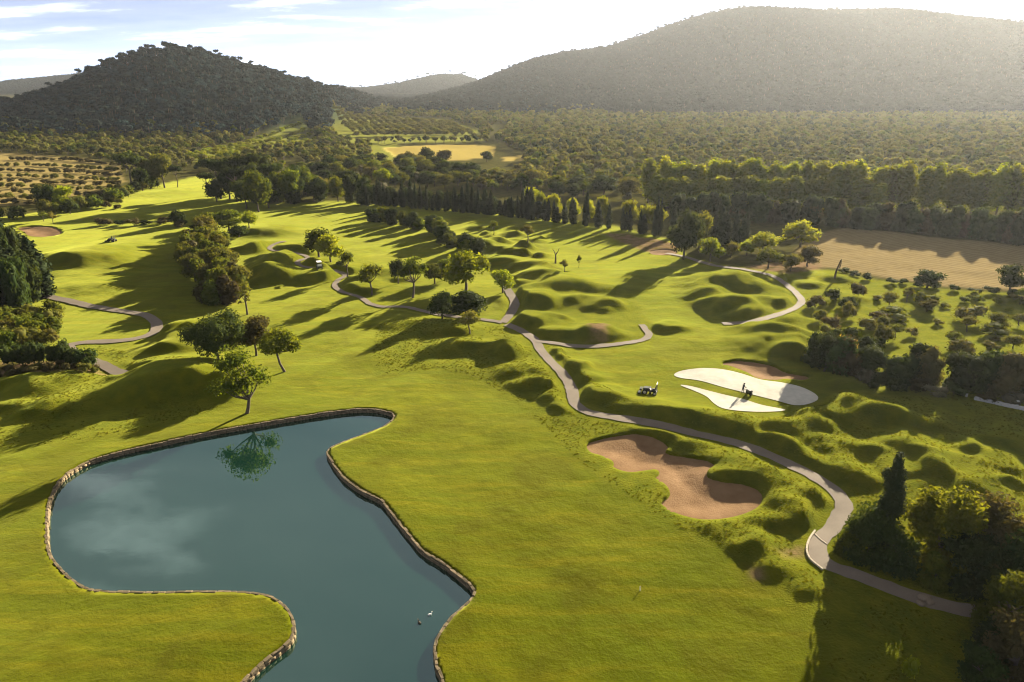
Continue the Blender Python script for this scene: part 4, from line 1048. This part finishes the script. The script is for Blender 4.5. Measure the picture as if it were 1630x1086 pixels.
# ------------------------------------------------------------------ woods (too many to count): geometry nodes on points
def hidden_obj(name, me):
    return bpy.data.objects.new(name, me)     # source geometry only, never linked to the scene
def scatter_nodes(objs):
    ng = bpy.data.node_groups.new('scatter', 'GeometryNodeTree')
    ng.interface.new_socket('Geometry', in_out='INPUT', socket_type='NodeSocketGeometry')
    ng.interface.new_socket('Geometry', in_out='OUTPUT', socket_type='NodeSocketGeometry')
    gi = ng.nodes.new('NodeGroupInput'); go = ng.nodes.new('NodeGroupOutput')
    jn = ng.nodes.new('GeometryNodeJoinGeometry')
    for o in objs:
        oi = ng.nodes.new('GeometryNodeObjectInfo'); oi.inputs['Object'].default_value = o; oi.inputs['As Instance'].default_value = True
        ng.links.new(oi.outputs['Geometry'], jn.inputs[0])
    ip = ng.nodes.new('GeometryNodeInstanceOnPoints'); ip.inputs['Pick Instance'].default_value = True
    ng.links.new(gi.outputs[0], ip.inputs['Points']); ng.links.new(jn.outputs[0], ip.inputs['Instance'])
    def na(name, typ):
        n = ng.nodes.new('GeometryNodeInputNamedAttribute'); n.data_type = typ; n.inputs['Name'].default_value = name
        return n.outputs['Attribute']
    ng.links.new(na('pick', 'INT'), ip.inputs['Instance Index'])
    ng.links.new(na('rot', 'FLOAT_VECTOR'), ip.inputs['Rotation'])
    ng.links.new(na('scl', 'FLOAT_VECTOR'), ip.inputs['Scale'])
    ng.links.new(ip.outputs[0], go.inputs[0])
    return ng
def scatter_stuff(name, P, scl, nv, ng, label, cat, r):
    me = bpy.data.meshes.new(name); n = len(P)
    me.vertices.add(n); me.vertices.foreach_set('co', np.asarray(P, np.float32).ravel())
    a = me.attributes.new('pick', 'INT', 'POINT'); a.data.foreach_set('value', r.integers(0, nv, n).astype(np.int32))
    rot = np.zeros((n, 3), np.float32); rot[:, 2] = r.uniform(0, 6.283, n)
    a = me.attributes.new('rot', 'FLOAT_VECTOR', 'POINT'); a.data.foreach_set('vector', rot.ravel())
    a = me.attributes.new('scl', 'FLOAT_VECTOR', 'POINT'); a.data.foreach_set('vector', np.asarray(scl, np.float32).ravel())
    o = link(name, me)
    md = o.modifiers.new('scatter', 'NODES'); md.node_group = ng
    return tag(o, label, cat, kind='stuff')

far_objs, plain_objs, hill_objs = [], [], []
for v in range(5):
    r = np.random.default_rng(300 + v)
    L = lobes_round(r, 7, 3.4, 5, zlo=.5, sq=.7)
    V, Fc = leafcloud(r, L, 110, .55, core=.85)
    tv, tf = tube([[0, 0, -1], [0, 0, 4.5]], [.22, .12], 4)
    nV = len(V); V = np.concatenate([V, tv]); mi = np.concatenate([np.zeros(len(Fc)), np.ones(len(tf))]); Fc = np.concatenate([Fc, tf + nV])
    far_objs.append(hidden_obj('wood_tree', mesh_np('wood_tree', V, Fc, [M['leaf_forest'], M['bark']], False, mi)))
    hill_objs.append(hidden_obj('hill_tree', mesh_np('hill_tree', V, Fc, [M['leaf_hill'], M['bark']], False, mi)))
    plain_objs.append(hidden_obj('plain_tree', mesh_np('plain_tree', V, Fc, [M[('leaf_plain', 'leaf_olive', 'leaf_mid', 'leaf_plain', 'leaf_dark')[v]], M['bark']], False, mi)))
for v in range(2):
    r = np.random.default_rng(330 + v)
    L = [(q * math.cos(a), q * math.sin(a), 8.2 + r.uniform(-.6, .6), 1.7, 1.7, 1.1) for a, q in ((0, 1.6), (1.5, 1.7), (3, 1.6), (4.5, 1.7), (0, 0))]
    V, Fc = leafcloud(r, L, 90, .55, core=.85); tv, tf = tube([[0, 0, -1], [.2, 0, 8]], [.25, .15], 4)
    nV = len(V); V = np.concatenate([V, tv]); mi = np.concatenate([np.zeros(len(Fc)), np.ones(len(tf))]); Fc = np.concatenate([Fc, tf + nV])
    far_objs.append(hidden_obj('ridge_pine', mesh_np('ridge_pine', V, Fc, [M['leaf_hill'], M['bark']], False, mi)))
NG_H = scatter_nodes(hill_objs); NG_R = scatter_nodes(far_objs[5:]); NG_F = scatter_nodes(far_objs); NG_P = scatter_nodes(plain_objs)

def jgrid(x0, x1, y0, y1, st, r):
    gx, gy = np.meshgrid(np.arange(x0, x1, st), np.arange(y0, y1, st))
    gx = gx.ravel() + r.uniform(-.45, .45, gx.size) * st; gy = gy.ravel() + r.uniform(-.45, .45, gy.size) * st
    k = np.abs(gx) < 0.86 * gy + 60
    return gx[k], gy[k]
KEEP_OUT = [wpoly(p) for p in DRYF] + [wpoly(MEADOW[1])] + [wpoly(GOLF), wpoly([(590, 230), (800, 228), (835, 262), (820, 285), (600, 285)]), wpoly([(290, 250), (380, 228), (485, 207), (510, 230), (400, 248), (320, 262)])]
def wood(name, x0, x1, y0, y1, st, hfun, smin, smax, ng, nv, label, r, thin=None):
    gx, gy = jgrid(x0, x1, y0, y1, st, r)
    k = hfun(gx, gy)
    for P in KEEP_OUT: k &= ~inside(gx, gy, P)
    if thin is not None: k &= vnoise(gx / 30, gy / 30, 77) + .5 + r.uniform(-.3, .3, gx.size) > thin
    gx, gy = gx[k], gy[k]
    z = ground_z(gx, gy) - .3
    s = r.uniform(smin, smax, len(gx))
    print(name, len(gx))
    return scatter_stuff(name, np.stack([gx, gy, z], -1), np.stack([s, s, s * r.uniform(.85, 1.2, len(gx))], -1), nv, ng, label, 'wood', r)
def ridge_pines(label, yr, x0, x1, n, smin, smax, r):
    gx = r.uniform(x0, x1, n); gy = yr + r.uniform(-30, 5, n)
    k = vnoise(gx / 60, gy * 0, 88) + r.uniform(-.25, .25, n) > -.1
    gx, gy = gx[k], gy[k]; s = r.uniform(smin, smax, len(gx))
    o = scatter_stuff('ridge_pines', np.stack([gx, gy, ground_z(gx, gy) - .3], -1), np.stack([s, s, s * 1.15], -1), 2, NG_R, label, 'wood', r)
hz = lambda X_, Y_: hill_z(X_, Y_)
r = np.random.default_rng(5)
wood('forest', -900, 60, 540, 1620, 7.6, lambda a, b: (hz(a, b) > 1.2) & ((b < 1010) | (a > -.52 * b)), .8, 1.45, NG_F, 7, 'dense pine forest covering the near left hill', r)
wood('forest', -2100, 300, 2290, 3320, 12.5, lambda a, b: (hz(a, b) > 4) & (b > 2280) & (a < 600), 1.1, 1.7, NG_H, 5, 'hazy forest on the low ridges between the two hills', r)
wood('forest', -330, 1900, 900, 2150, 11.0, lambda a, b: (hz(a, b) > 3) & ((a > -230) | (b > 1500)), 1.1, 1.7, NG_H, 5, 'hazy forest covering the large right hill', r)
wood('woodland', -40, 950, 292, 960, 6.3, lambda a, b: (a > -20 + np.maximum(b - 420, 0) * .05) & (hz(a, b) < 40) & (b > 300 + .02 * a), .6, 1.05, NG_P, 5, 'olive green woodland filling the plain before the right hill', r, .06)
wood('woodland', -700, -20, 300, 660, 6.4, lambda a, b: (hz(a, b) < 2) & (b > 372 + .05 * a), .5, .95, NG_P, 5, 'bushy country between the terraces and the left hill', r, .2)
wood('woodland', -560, 120, 560, 1500, 8.6, lambda a, b: (hz(a, b) < 8) & ((a < -20) | (b > 800)), .7, 1.2, NG_P, 5, 'trees around the far orchard in the valley', r, .1)

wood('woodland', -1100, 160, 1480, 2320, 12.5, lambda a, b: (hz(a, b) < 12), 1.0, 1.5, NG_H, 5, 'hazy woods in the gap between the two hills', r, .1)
ridge_pines('pines standing against the sky on the left hill ridge', 970, -720, -180, 45, .7, .95, r)
ridge_pines('pines standing against the sky on the far low ridge', 3270, -2150, -100, 110, 1.5, 2.3, r)
ridge_pines('pines standing against the sky on the right hill ridge', 2080, -160, 1700, 240, 1.0, 1.6, r)
# rough grass tufts on the mounds
t = NT('rough_blade'); oi = t.n('ShaderNodeObjectInfo').outputs['Random']
c = t.mix(oi, (0.06, 0.072, 0.004), (0.11, 0.10, 0.010)); t.base(c, .8, .1)
tr = t.n('ShaderNodeBsdfTranslucent'); t.l(t.mix(1.0, c, (1.5, 1.4, .6), 'MULTIPLY'), tr.inputs['Color'])
mx = t.n('ShaderNodeMixShader'); mx.inputs[0].default_value = .45
t.l(t.p.outputs[0], mx.inputs[1]); t.l(tr.outputs[0], mx.inputs[2]); t.l(mx.outputs[0], t.out.inputs['Surface']); M['blade'] = t.m
tuft_objs = []
for v in range(4):
    r = np.random.default_rng(400 + v); n = 26
    a = r.uniform(0, 6.283, n); q = r.uniform(0, .3, n); bx, by = q * np.cos(a), q * np.sin(a)
    hh = r.uniform(.18, .42, n); a2 = r.uniform(0, 6.283, n); wd = .035
    ln = r.uniform(.02, .2, n)
    V = np.stack([np.stack([bx + wd * np.cos(a2), by + wd * np.sin(a2), -.04 + 0 * bx], -1), np.stack([bx - wd * np.cos(a2), by - wd * np.sin(a2), -.04 + 0 * bx], -1), np.stack([bx + ln * np.cos(a), by + ln * np.sin(a), hh], -1)], 1).reshape(-1, 3)
    tuft_objs.append(hidden_obj('tuft', mesh_np('tuft', V, np.arange(3 * n).reshape(n, 3), [M['blade']])))
NG_T = scatter_nodes(tuft_objs)
r = np.random.default_rng(9)
RW = [wpoly(p) for p in ROUGH[:2]]
PX = []
for P in RW:
    x0, x1 = max(P[:, 0].min(), -75), min(P[:, 0].max(), 100); y0, y1 = max(P[:, 1].min(), 40), min(P[:, 1].max(), 150)
    n = int((x1 - x0) * (y1 - y0) * 4.0)
    gx = r.uniform(x0, x1, n); gy = r.uniform(y0, y1, n)
    k = inside(gx, gy, P) & (vnoise(gx / 6, gy / 6, 31) + vnoise(gx / 2, gy / 2, 32) * .7 + r.uniform(-.2, .2, n) > -.12) & (np.abs(gx) < .8 * gy + 12)
    PX.append(np.stack([gx[k], gy[k]], -1))
PX = np.concatenate(PX)
k = path_mask(PX[:, 0], PX[:, 1]) > .25
for P in BUNK_W + SAND_W + [POND_W]:
    sd, _, _ = sdf_local(PX[:, 0], PX[:, 1], P[::2], 2); k &= ~(sd > -.4)
PX = PX[k]; zz = ground_z(PX[:, 0], PX[:, 1])
s = r.uniform(.25, .5, len(PX))
print('tufts', len(PX))
scatter_stuff('rough_grass', np.stack([PX[:, 0], PX[:, 1], zz], -1), np.stack([s, s, s], -1), 4, NG_T, 'shaggy rough grass on the mounds beside the fairway', 'grass', r)

# ------------------------------------------------------------------ small built things
def bm_obj(name, parent, mat, fn, smooth=False):
    bm = bmesh.new(); fn(bm)
    me = bpy.data.meshes.new(name); bm.to_mesh(me); bm.free()
    me.materials.append(M[mat])
    if smooth:
        for p in me.polygons: p.use_smooth = True
    return link(name, me, parent)
def bbox(bm, c, s, bev=0.0, rot=None):
    m = Matrix.Translation(c) @ (rot or Matrix.Identity(4)) @ Matrix.Diagonal((*s, 1))
    g = bmesh.ops.create_cube(bm, size=1, matrix=m)
    if bev:
        es = list({e for v in g['verts'] for e in v.link_edges})
        bmesh.ops.bevel(bm, geom=es, offset=bev, segments=2, affect='EDGES')
def cyl(bm, c, r1, d, axis='X', seg=16, r2=None):
    rot = {'X': Matrix.Rotation(math.pi / 2, 4, 'Y'), 'Y': Matrix.Rotation(math.pi / 2, 4, 'X'), 'Z': Matrix.Identity(4)}[axis]
    bmesh.ops.create_cone(bm, cap_ends=True, segments=seg, radius1=r1, radius2=r1 if r2 is None else r2, depth=d, matrix=Matrix.Translation(c) @ rot)
def bar(bm, a, b, r_=0.02, seg=6):
    a, b = Vector(a), Vector(b); d = b - a
    m = Matrix.Translation((a + b) / 2) @ d.to_track_quat('Z', 'Y').to_matrix().to_4x4()
    bmesh.ops.create_cone(bm, cap_ends=True, segments=seg, radius1=r_, radius2=r_, depth=d.length, matrix=m)
def wheel(parent, c, r_, wd, rim='rim_pale'):
    wv = bm_obj('wheel', parent, 'tyre', lambda b: cyl(b, c, r_, wd, 'X', 20), True)
    bm_obj('rim', wv, rim, lambda b: cyl(b, c, r_ * .58, wd + .02, 'X', 16))
def place(o, px, py, rz, dz=0.0):
    x, y = at(px, py); o.location = (x, y, gz(x, y) + dz); o.rotation_euler = (0, 0, rz); return o

def mower(px, py, rz, label, rim):
    e = link('ride_on_mower', None)
    def body(b):
        bbox(b, (0, .55, .72), (.85, 1.1, .5), .08); bbox(b, (0, -.45, .62), (.95, 1.0, .25), .05); bbox(b, (0, .05, .5), (.7, 2.1, .16), .03)
    bm_obj('body', e, 'machine_dark', body)
    bm_obj('seat', e, 'seat_black', lambda b: (bbox(b, (0, -.55, .86), (.5, .5, .14), .04), bbox(b, (0, -.8, 1.12), (.5, .12, .5), .04)))
    bm_obj('roll_bar', e, 'machine_dark', lambda b: (bar(b, (-.45, -.95, .6), (-.45, -.95, 1.85), .035), bar(b, (.45, -.95, .6), (.45, -.95, 1.85), .035), bar(b, (-.45, -.95, 1.85), (.45, -.95, 1.85), .035)))
    bm_obj('steering_wheel', e, 'seat_black', lambda b: (cyl(b, (0, .05, 1.12), .2, .03, 'Z', 14), bar(b, (0, .25, .8), (0, .05, 1.12), .025)))
    for sx in (-1, 1):
        wheel(e, (sx * .62, .75, .42), .42, .3, rim); wheel(e, (sx * .55, -.75, .3), .3, .24, rim)
        bm_obj('cutting_reel', e, 'machine_dark', lambda b: (cyl(b, (sx * .75, 1.55, .22), .2, .8, 'X', 12), bbox(b, (sx * .75, 1.55, .4), (.85, .35, .06), .01), bar(b, (sx * .4, .9, .45), (sx * .75, 1.5, .4), .04)))
    bm_obj('cutting_reel', e, 'machine_dark', lambda b: (cyl(b, (0, -.05, .2), .18, .8, 'X', 12), bbox(b, (0, -.05, .38), (.85, .32, .06), .01)))
    tag(e, label, 'mower'); return place(e, px, py, rz)
mower(1035, 625, R(70), 'dark ride-on mower parked on the lawn left of the white sanded green', 'rim_pale')
mower(180, 388, R(80), 'small ride-on mower with driver on the far left fairway', 'tyre')

def golf_cart(px, py, rz):
    e = link('golf_cart', None)
    bm_obj('body', e, 'machine_dark', lambda b: (bbox(b, (0, .9, .6), (1.15, .7, .45), .12), bbox(b, (0, -.55, .55), (1.15, 1.1, .45), .08), bbox(b, (0, .2, .36), (1.1, 1.2, .12), .02)))
    bm_obj('seat', e, 'white_paint', lambda b: (bbox(b, (0, -.3, .85), (1.05, .5, .16), .05), bbox(b, (0, -.58, 1.1), (1.05, .14, .45), .05)))
    bm_obj('roof', e, 'white_paint', lambda b: bbox(b, (0, -.05, 1.86), (1.2, 1.9, .09), .04))
    for sx in (-1, 1):
        bm_obj('roof_post', e, 'machine_dark', lambda b: bar(b, (sx * .52, .75, .8), (sx * .52, .6, 1.83), .025)); bm_obj('roof_post', e, 'machine_dark', lambda b: bar(b, (sx * .52, -.85, .75), (sx * .52, -.8, 1.83), .025))
        wheel(e, (sx * .52, .95, .24), .24, .2); wheel(e, (sx * .52, -.75, .24), .24, .2)
    bm_obj('steering_wheel', e, 'seat_black', lambda b: (cyl(b, (-.28, .32, 1.02), .18, .03, 'Z', 12), bar(b, (-.28, .5, .75), (-.28, .32, 1.02), .02)))
    tag(e, 'small white roofed golf cart on the winding path among the mounds', 'golf cart'); return place(e, px, py, rz)
golf_cart(510, 441, R(25))

def person(px, py, rz, label, seated=False, dz=0.0):
    """one skinned body, with hair and shirt as children"""
    hip = .95 if not seated else .95
    J = {'pel': (0, 0, .95), 'waist': (0, 0, 1.10), 'chest': (0, .04, 1.34), 'neck': (0, .06, 1.50), 'head': (0, .09, 1.62), 'crown': (0, .08, 1.73)}
    E = [('pel', 'waist'), ('waist', 'chest'), ('chest', 'neck'), ('neck', 'head'), ('head', 'crown')]
    Rr = {'pel': (.16, .12), 'waist': (.15, .11), 'chest': (.18, .13), 'neck': (.06, .06), 'head': (.095, .11), 'crown': (.06, .07)}
    for s_, n_ in ((-1, 'l'), (1, 'r')):
        if seated:
            leg = [('hip', (.10, .02, .92)), ('knee', (.14, .45, .95)), ('ank', (.14, .5, .5)), ('toe', (.14, .68, .47))]
            arm = [('sho', (.2, .04, 1.42)), ('elb', (.28, .18, 1.18)), ('wri', (.18, .42, 1.16)), ('hand', (.15, .52, 1.18))]
        else:
            leg = [('hip', (.10, .0, .9)), ('knee', (.12, .06 * s_, .5)), ('ank', (.13, .02 + .1 * s_, .08)), ('toe', (.14, .18 + .1 * s_, .04))]
            arm = [('sho', (.2, .04, 1.42)), ('elb', (.28, .12, 1.14)), ('wri', (.22, .36, 1.02)), ('hand', (.2, .46, 1.0))]
        rr = {'hip': .095, 'knee': .065, 'ank': .045, 'toe': .04, 'sho': .06, 'elb': .045, 'wri': .033, 'hand': .04}
        for chain, root in ((leg, 'pel'), (arm, 'chest')):
            prev = root
            for nm, p in chain:
                J[nm + n_] = (p[0] * s_, p[1], p[2]); Rr[nm + n_] = (rr[nm], rr[nm]); E.append((prev, nm + n_)); prev = nm + n_
    keys = list(J)
    me = bpy.data.meshes.new('person'); me.from_pydata([J[k] for k in keys], [(keys.index(a), keys.index(b)) for a, b in E], [])
    o = link('person', me)
    sk = o.modifiers.new('skin', 'SKIN'); sk.use_smooth_shade = True
    for i, k in enumerate(keys):
        d = me.skin_vertices[0].data[i]; d.radius = Rr[k]; d.use_root = (k == 'pel')
    o.modifiers.new('sub', 'SUBSURF').levels = 1
    me.materials.append(M['cloth_dark'])
    bm_obj('cap', o, 'hair', lambda b: (bmesh.ops.create_uvsphere(b, u_segments=12, v_segments=8, radius=.125, matrix=Matrix.Translation((0, .075, 1.70)) @ Matrix.Diagonal((1, 1.1, .7, 1))), bbox(b, (0, .21, 1.69), (.17, .14, .02), .005)))
    bm_obj('face', o, 'skin', lambda b: (bmesh.ops.create_uvsphere(b, u_segments=10, v_segments=8, radius=.1, matrix=Matrix.Translation((0, .12, 1.61)) @ Matrix.Diagonal((.85, .95, 1.1, 1))), bbox(b, (0, .225, 1.60), (.03, .04, .05), .01)))
    tag(o, label, 'person')
    x, y = at(px, py); o.location = (x, y, gz(x, y) + dz); o.rotation_euler = (0, 0, rz)
    return o
person(1182, 627, R(-70), 'person in dark clothes standing on the strip between the white sand bands')
x, y = at(180, 388); person(180.6, 388.3, R(80), 'driver in dark clothes seated on the far left mower', True, 0.0)
# walk behind sand brush the person pushes
e = link('walk_behind_spreader', None)
bm_obj('hopper', e, 'machine_dark', lambda b: (bbox(b, (0, 0, .62), (.9, .6, .4), .06), bbox(b, (0, 0, .35), (.6, .5, .2), .03)))
bm_obj('handle', e, 'machine_dark', lambda b: (bar(b, (-.25, -.25, .55), (-.22, -.85, 1.0), .025), bar(b, (.25, -.25, .55), (.22, -.85, 1.0), .025), bar(b, (-.25, -.85, 1.0), (.25, -.85, 1.0), .025)))
for sx in (-1, 1): wheel(e, (sx * .42, 0, .26), .26, .14, 'tyre')
tag(e, 'dark wheeled spreader in front of the person between the white sand bands', 'spreader'); place(e, 1192, 629, R(-70))

# low white wall with little posts at the right
P = smooth_open(wpoly([(1478, 622), (1500, 628), (1540, 637), (1580, 645), (1640, 657), (1720, 671)]), .8)
e = link('low_wall', None); e.location = (P[0][0], P[0][1], gz(*P[0]))
V, Fc = [], []
cum_ = np.concatenate([[0], np.cumsum(np.linalg.norm(np.diff(P, axis=0), axis=1))])
k = 0; s = 6.0
while s < cum_[-1] - 1:
    L = random.uniform(.7, 1.2)
    x = np.interp(s + L / 2, cum_, P[:, 0]); y = np.interp(s + L / 2, cum_, P[:, 1]); x2 = np.interp(s + L / 2 + .1, cum_, P[:, 0]); y2 = np.interp(s + L / 2 + .1, cum_, P[:, 1])
    o = link('stone', stone_vars[k % 5], e); o.location = (x - e.location.x, y - e.location.y, gz(x, y) + .22 - e.location.z)
    o.rotation_euler = (0, 0, math.atan2(y2 - y, x2 - x)); o.scale = (L * 1.03, .42, random.uniform(.5, .62))
    o.data = stone_vars[k % 5]
    o.material_slots[0].link = 'OBJECT'; o.material_slots[0].material = M['whitewash']
    s += L; k += 1
tag(e, 'low pale stone wall running in front of the shaded hedge', 'wall')
for i, s in enumerate((0.2, 5.2, 11.5, 17.0, 23.5, 30)):
    if s > cum_[-1]: break
    x = np.interp(s, cum_, P[:, 0]); y = np.interp(s, cum_, P[:, 1])
    o = bm_obj('marker_post', None, 'whitewash', lambda b: (bbox(b, (0, 0, .5), (.26, .26, 1.0), .03), bbox(b, (0, 0, 1.04), (.34, .34, .1), .02)))
    o.location = (x + .1, y + .55, gz(x, y)); tag(o, 'small pale post beside the low wall, %s from the left' % nth(i), 'post', 'posts beside the low wall')

# pale kerb on the bend of the path
P0, wd = PATH_W['main']
def kerb_piece(e, a, b, wdt, hgt):
    d = np.array(b) - np.array(a); L = np.linalg.norm(d); m = (np.array(a) + np.array(b)) / 2
    o = bm_obj('kerb_stone', e, 'kerb_stone', lambda q: bbox(q, (0, 0, 0), (L * .97, wdt, hgt), .02))
    o.location = (m[0] - e.location.x, m[1] - e.location.y, gz(*m) + hgt / 2 - .02 - e.location.z); o.rotation_euler = (0, 0, math.atan2(d[1], d[0]))
e = link('kerb', None); kp = smooth_open(wpoly([(1298, 843), (1288, 858), (1284, 874), (1289, 888), (1300, 898), (1310, 906)]), .7)
e.location = (*kp[0], gz(*kp[0]))
for a, b in zip(kp[:-1], kp[1:]): kerb_piece(e, a, b, .2, .2)
tag(e, 'pale stone kerb round the outside of the path bend', 'kerb')
e = link('drain_strip', None); kp = smooth_open(wpoly([(1297, 848), (1306, 857), (1317, 865)]), .6); e.location = (*kp[0], gz(*kp[0]))
for a, b in zip(kp[:-1], kp[1:]): kerb_piece(e, a, b, .16, .14)
tag(e, 'pale stone strip crossing the path at its bend', 'kerb')

# bare trunk, forked bare tree
def dead(px, py, ty, label, forks, name='bare_tree'):
    x, y = at(px, py); h = height_for(y, ty); e = link(name, None); e.location = (x, y, gz(x, y))
    v, f = tube([[0, 0, -.2], [.05, 0, h * .35], [.25 * forks[0][2], 0, h * (.55 if len(forks) > 1 else .95)]], [.28, .22, .15])
    link('trunk', mesh_np('trunk', v, f, [M['dead_wood']], True), e)
    b0 = np.array([.25 * forks[0][2], 0, h * .55])
    for fx, fz, _ in forks:
        v, f = tube([b0, b0 * .5 + np.array([fx, 0, h * fz]) * .5 + np.array([.1, 0, 0]), [fx, .1, h * fz]], [.14, .1, .05], 5)
        link('limb', mesh_np('limb', v, f, [M['dead_wood']], True), e)
    tag(e, label, 'tree'); return e
dead(1328, 447, 417, 'bare dark leaning trunk between the dry field and the scrub', [(.9, 1.0, 3.0)])
dead(884, 424, 400, 'bare forked tree with upright limbs on the mounds', [(-.8, .95, 0), (.1, .75, 0), (.9, 1.0, 0)], 'bare_tree')
# marker stake on the near fairway
o = bm_obj('marker_stake', None, 'white_paint', lambda b: (cyl(b, (0, 0, .22), .05, .5, 'Z', 10), cyl(b, (0, 0, .5), .05, .06, 'Z', 10, .01)))
place(o, 1019, 937, 0); tag(o, 'short white marker stake alone on the near fairway', 'marker')
# rocks beside the path end
for i, (px, py, s_) in enumerate([(1472, 951, .5), (1480, 957, .38), (1466, 960, .32)]):
    V = ICO2[0] * (1 + np.random.default_rng(i).uniform(-.2, .2, (len(ICO2[0]), 1))) * np.array([1.3, 1, .7]) * s_
    o = link('rock', mesh_np('rock', V, ICO2[1], [M['rock']])); place(o, px, py, i, .1)
    tag(o, ('largest lit rock at the shaded path end', 'middle lit rock right of the largest at the path end', 'smallest rock at the shaded path end')[i], 'rock')
# lit plant in the shaded corner
tree_px('shrub_bright', 1446, 1072, 1040, 14, 'small yellow green plant alone in the shaded lower right corner')
# ducks
def duck(px, py, rz, mat, label):
    x, y = at(px, py, WATER_Z)
    V = ICO2[0].copy(); V = V * np.array([.14, .30, .13]); V[:, 2] += .07 + .25 * np.maximum(-V[:, 1] - .1, 0)
    e = link('duck', mesh_np('duck', V, ICO2[1], [M[mat]], True)); e.location = (x, y, WATER_Z); e.rotation_euler = (0, 0, rz); e.scale = (.7, .7, .7)
    hv, hf = join([tube([[0, .2, .12], [0, .27, .25], [0, .28, .34]], [.07, .05, .055], 8), (ICO2[0] * np.array([.065, .08, .065]) + np.array([0, .31, .37]), ICO2[1])])
    link('head', mesh_np('head', hv, hf, [M[mat]], True), e)
    bm_obj('bill', e, 'beak', lambda b: bbox(b, (0, .42, .355), (.05, .1, .025), .008))
    tag(e, label, 'duck')
duck(684, 979, R(-60), 'feather_white', 'white duck floating on the pond near the right bank')
duck(668, 992, R(40), 'feather_brown', 'brown duck floating just left of the white duck')

# ------------------------------------------------------------------ haze
t = NT('haze_air'); t.t.nodes.remove(t.p)
pv = t.n('ShaderNodeVolumePrincipled')
pv.inputs['Color'].default_value = (0.84, 0.89, 0.98, 1); pv.inputs['Density'].default_value = 0.000045; pv.inputs['Anisotropy'].default_value = 0.5
pv.inputs['Density Attribute'].default_value = ''; pv.inputs['Color Attribute'].default_value = ''; pv.inputs['Temperature Attribute'].default_value = ''
t.l(pv.outputs[0], t.out.inputs['Volume'])
try: t.m.cycles.homogeneous_volume = True
except Exception: pass
zmax = float(Z.max()) + 30
me = bpy.data.meshes.new('haze'); bm = bmesh.new()
bbox(bm, (0, 2500, (zmax - 12) / 2), (13000, 5800, zmax + 12)); bm.to_mesh(me); bm.free(); me.materials.append(t.m)
hzo = link('haze', me); tag(hzo, 'thin sunlit haze over the valley', 'haze', kind='stuff')
print('ground verts', len(X), 'objects', len(bpy.data.objects), 'zmax', zmax)
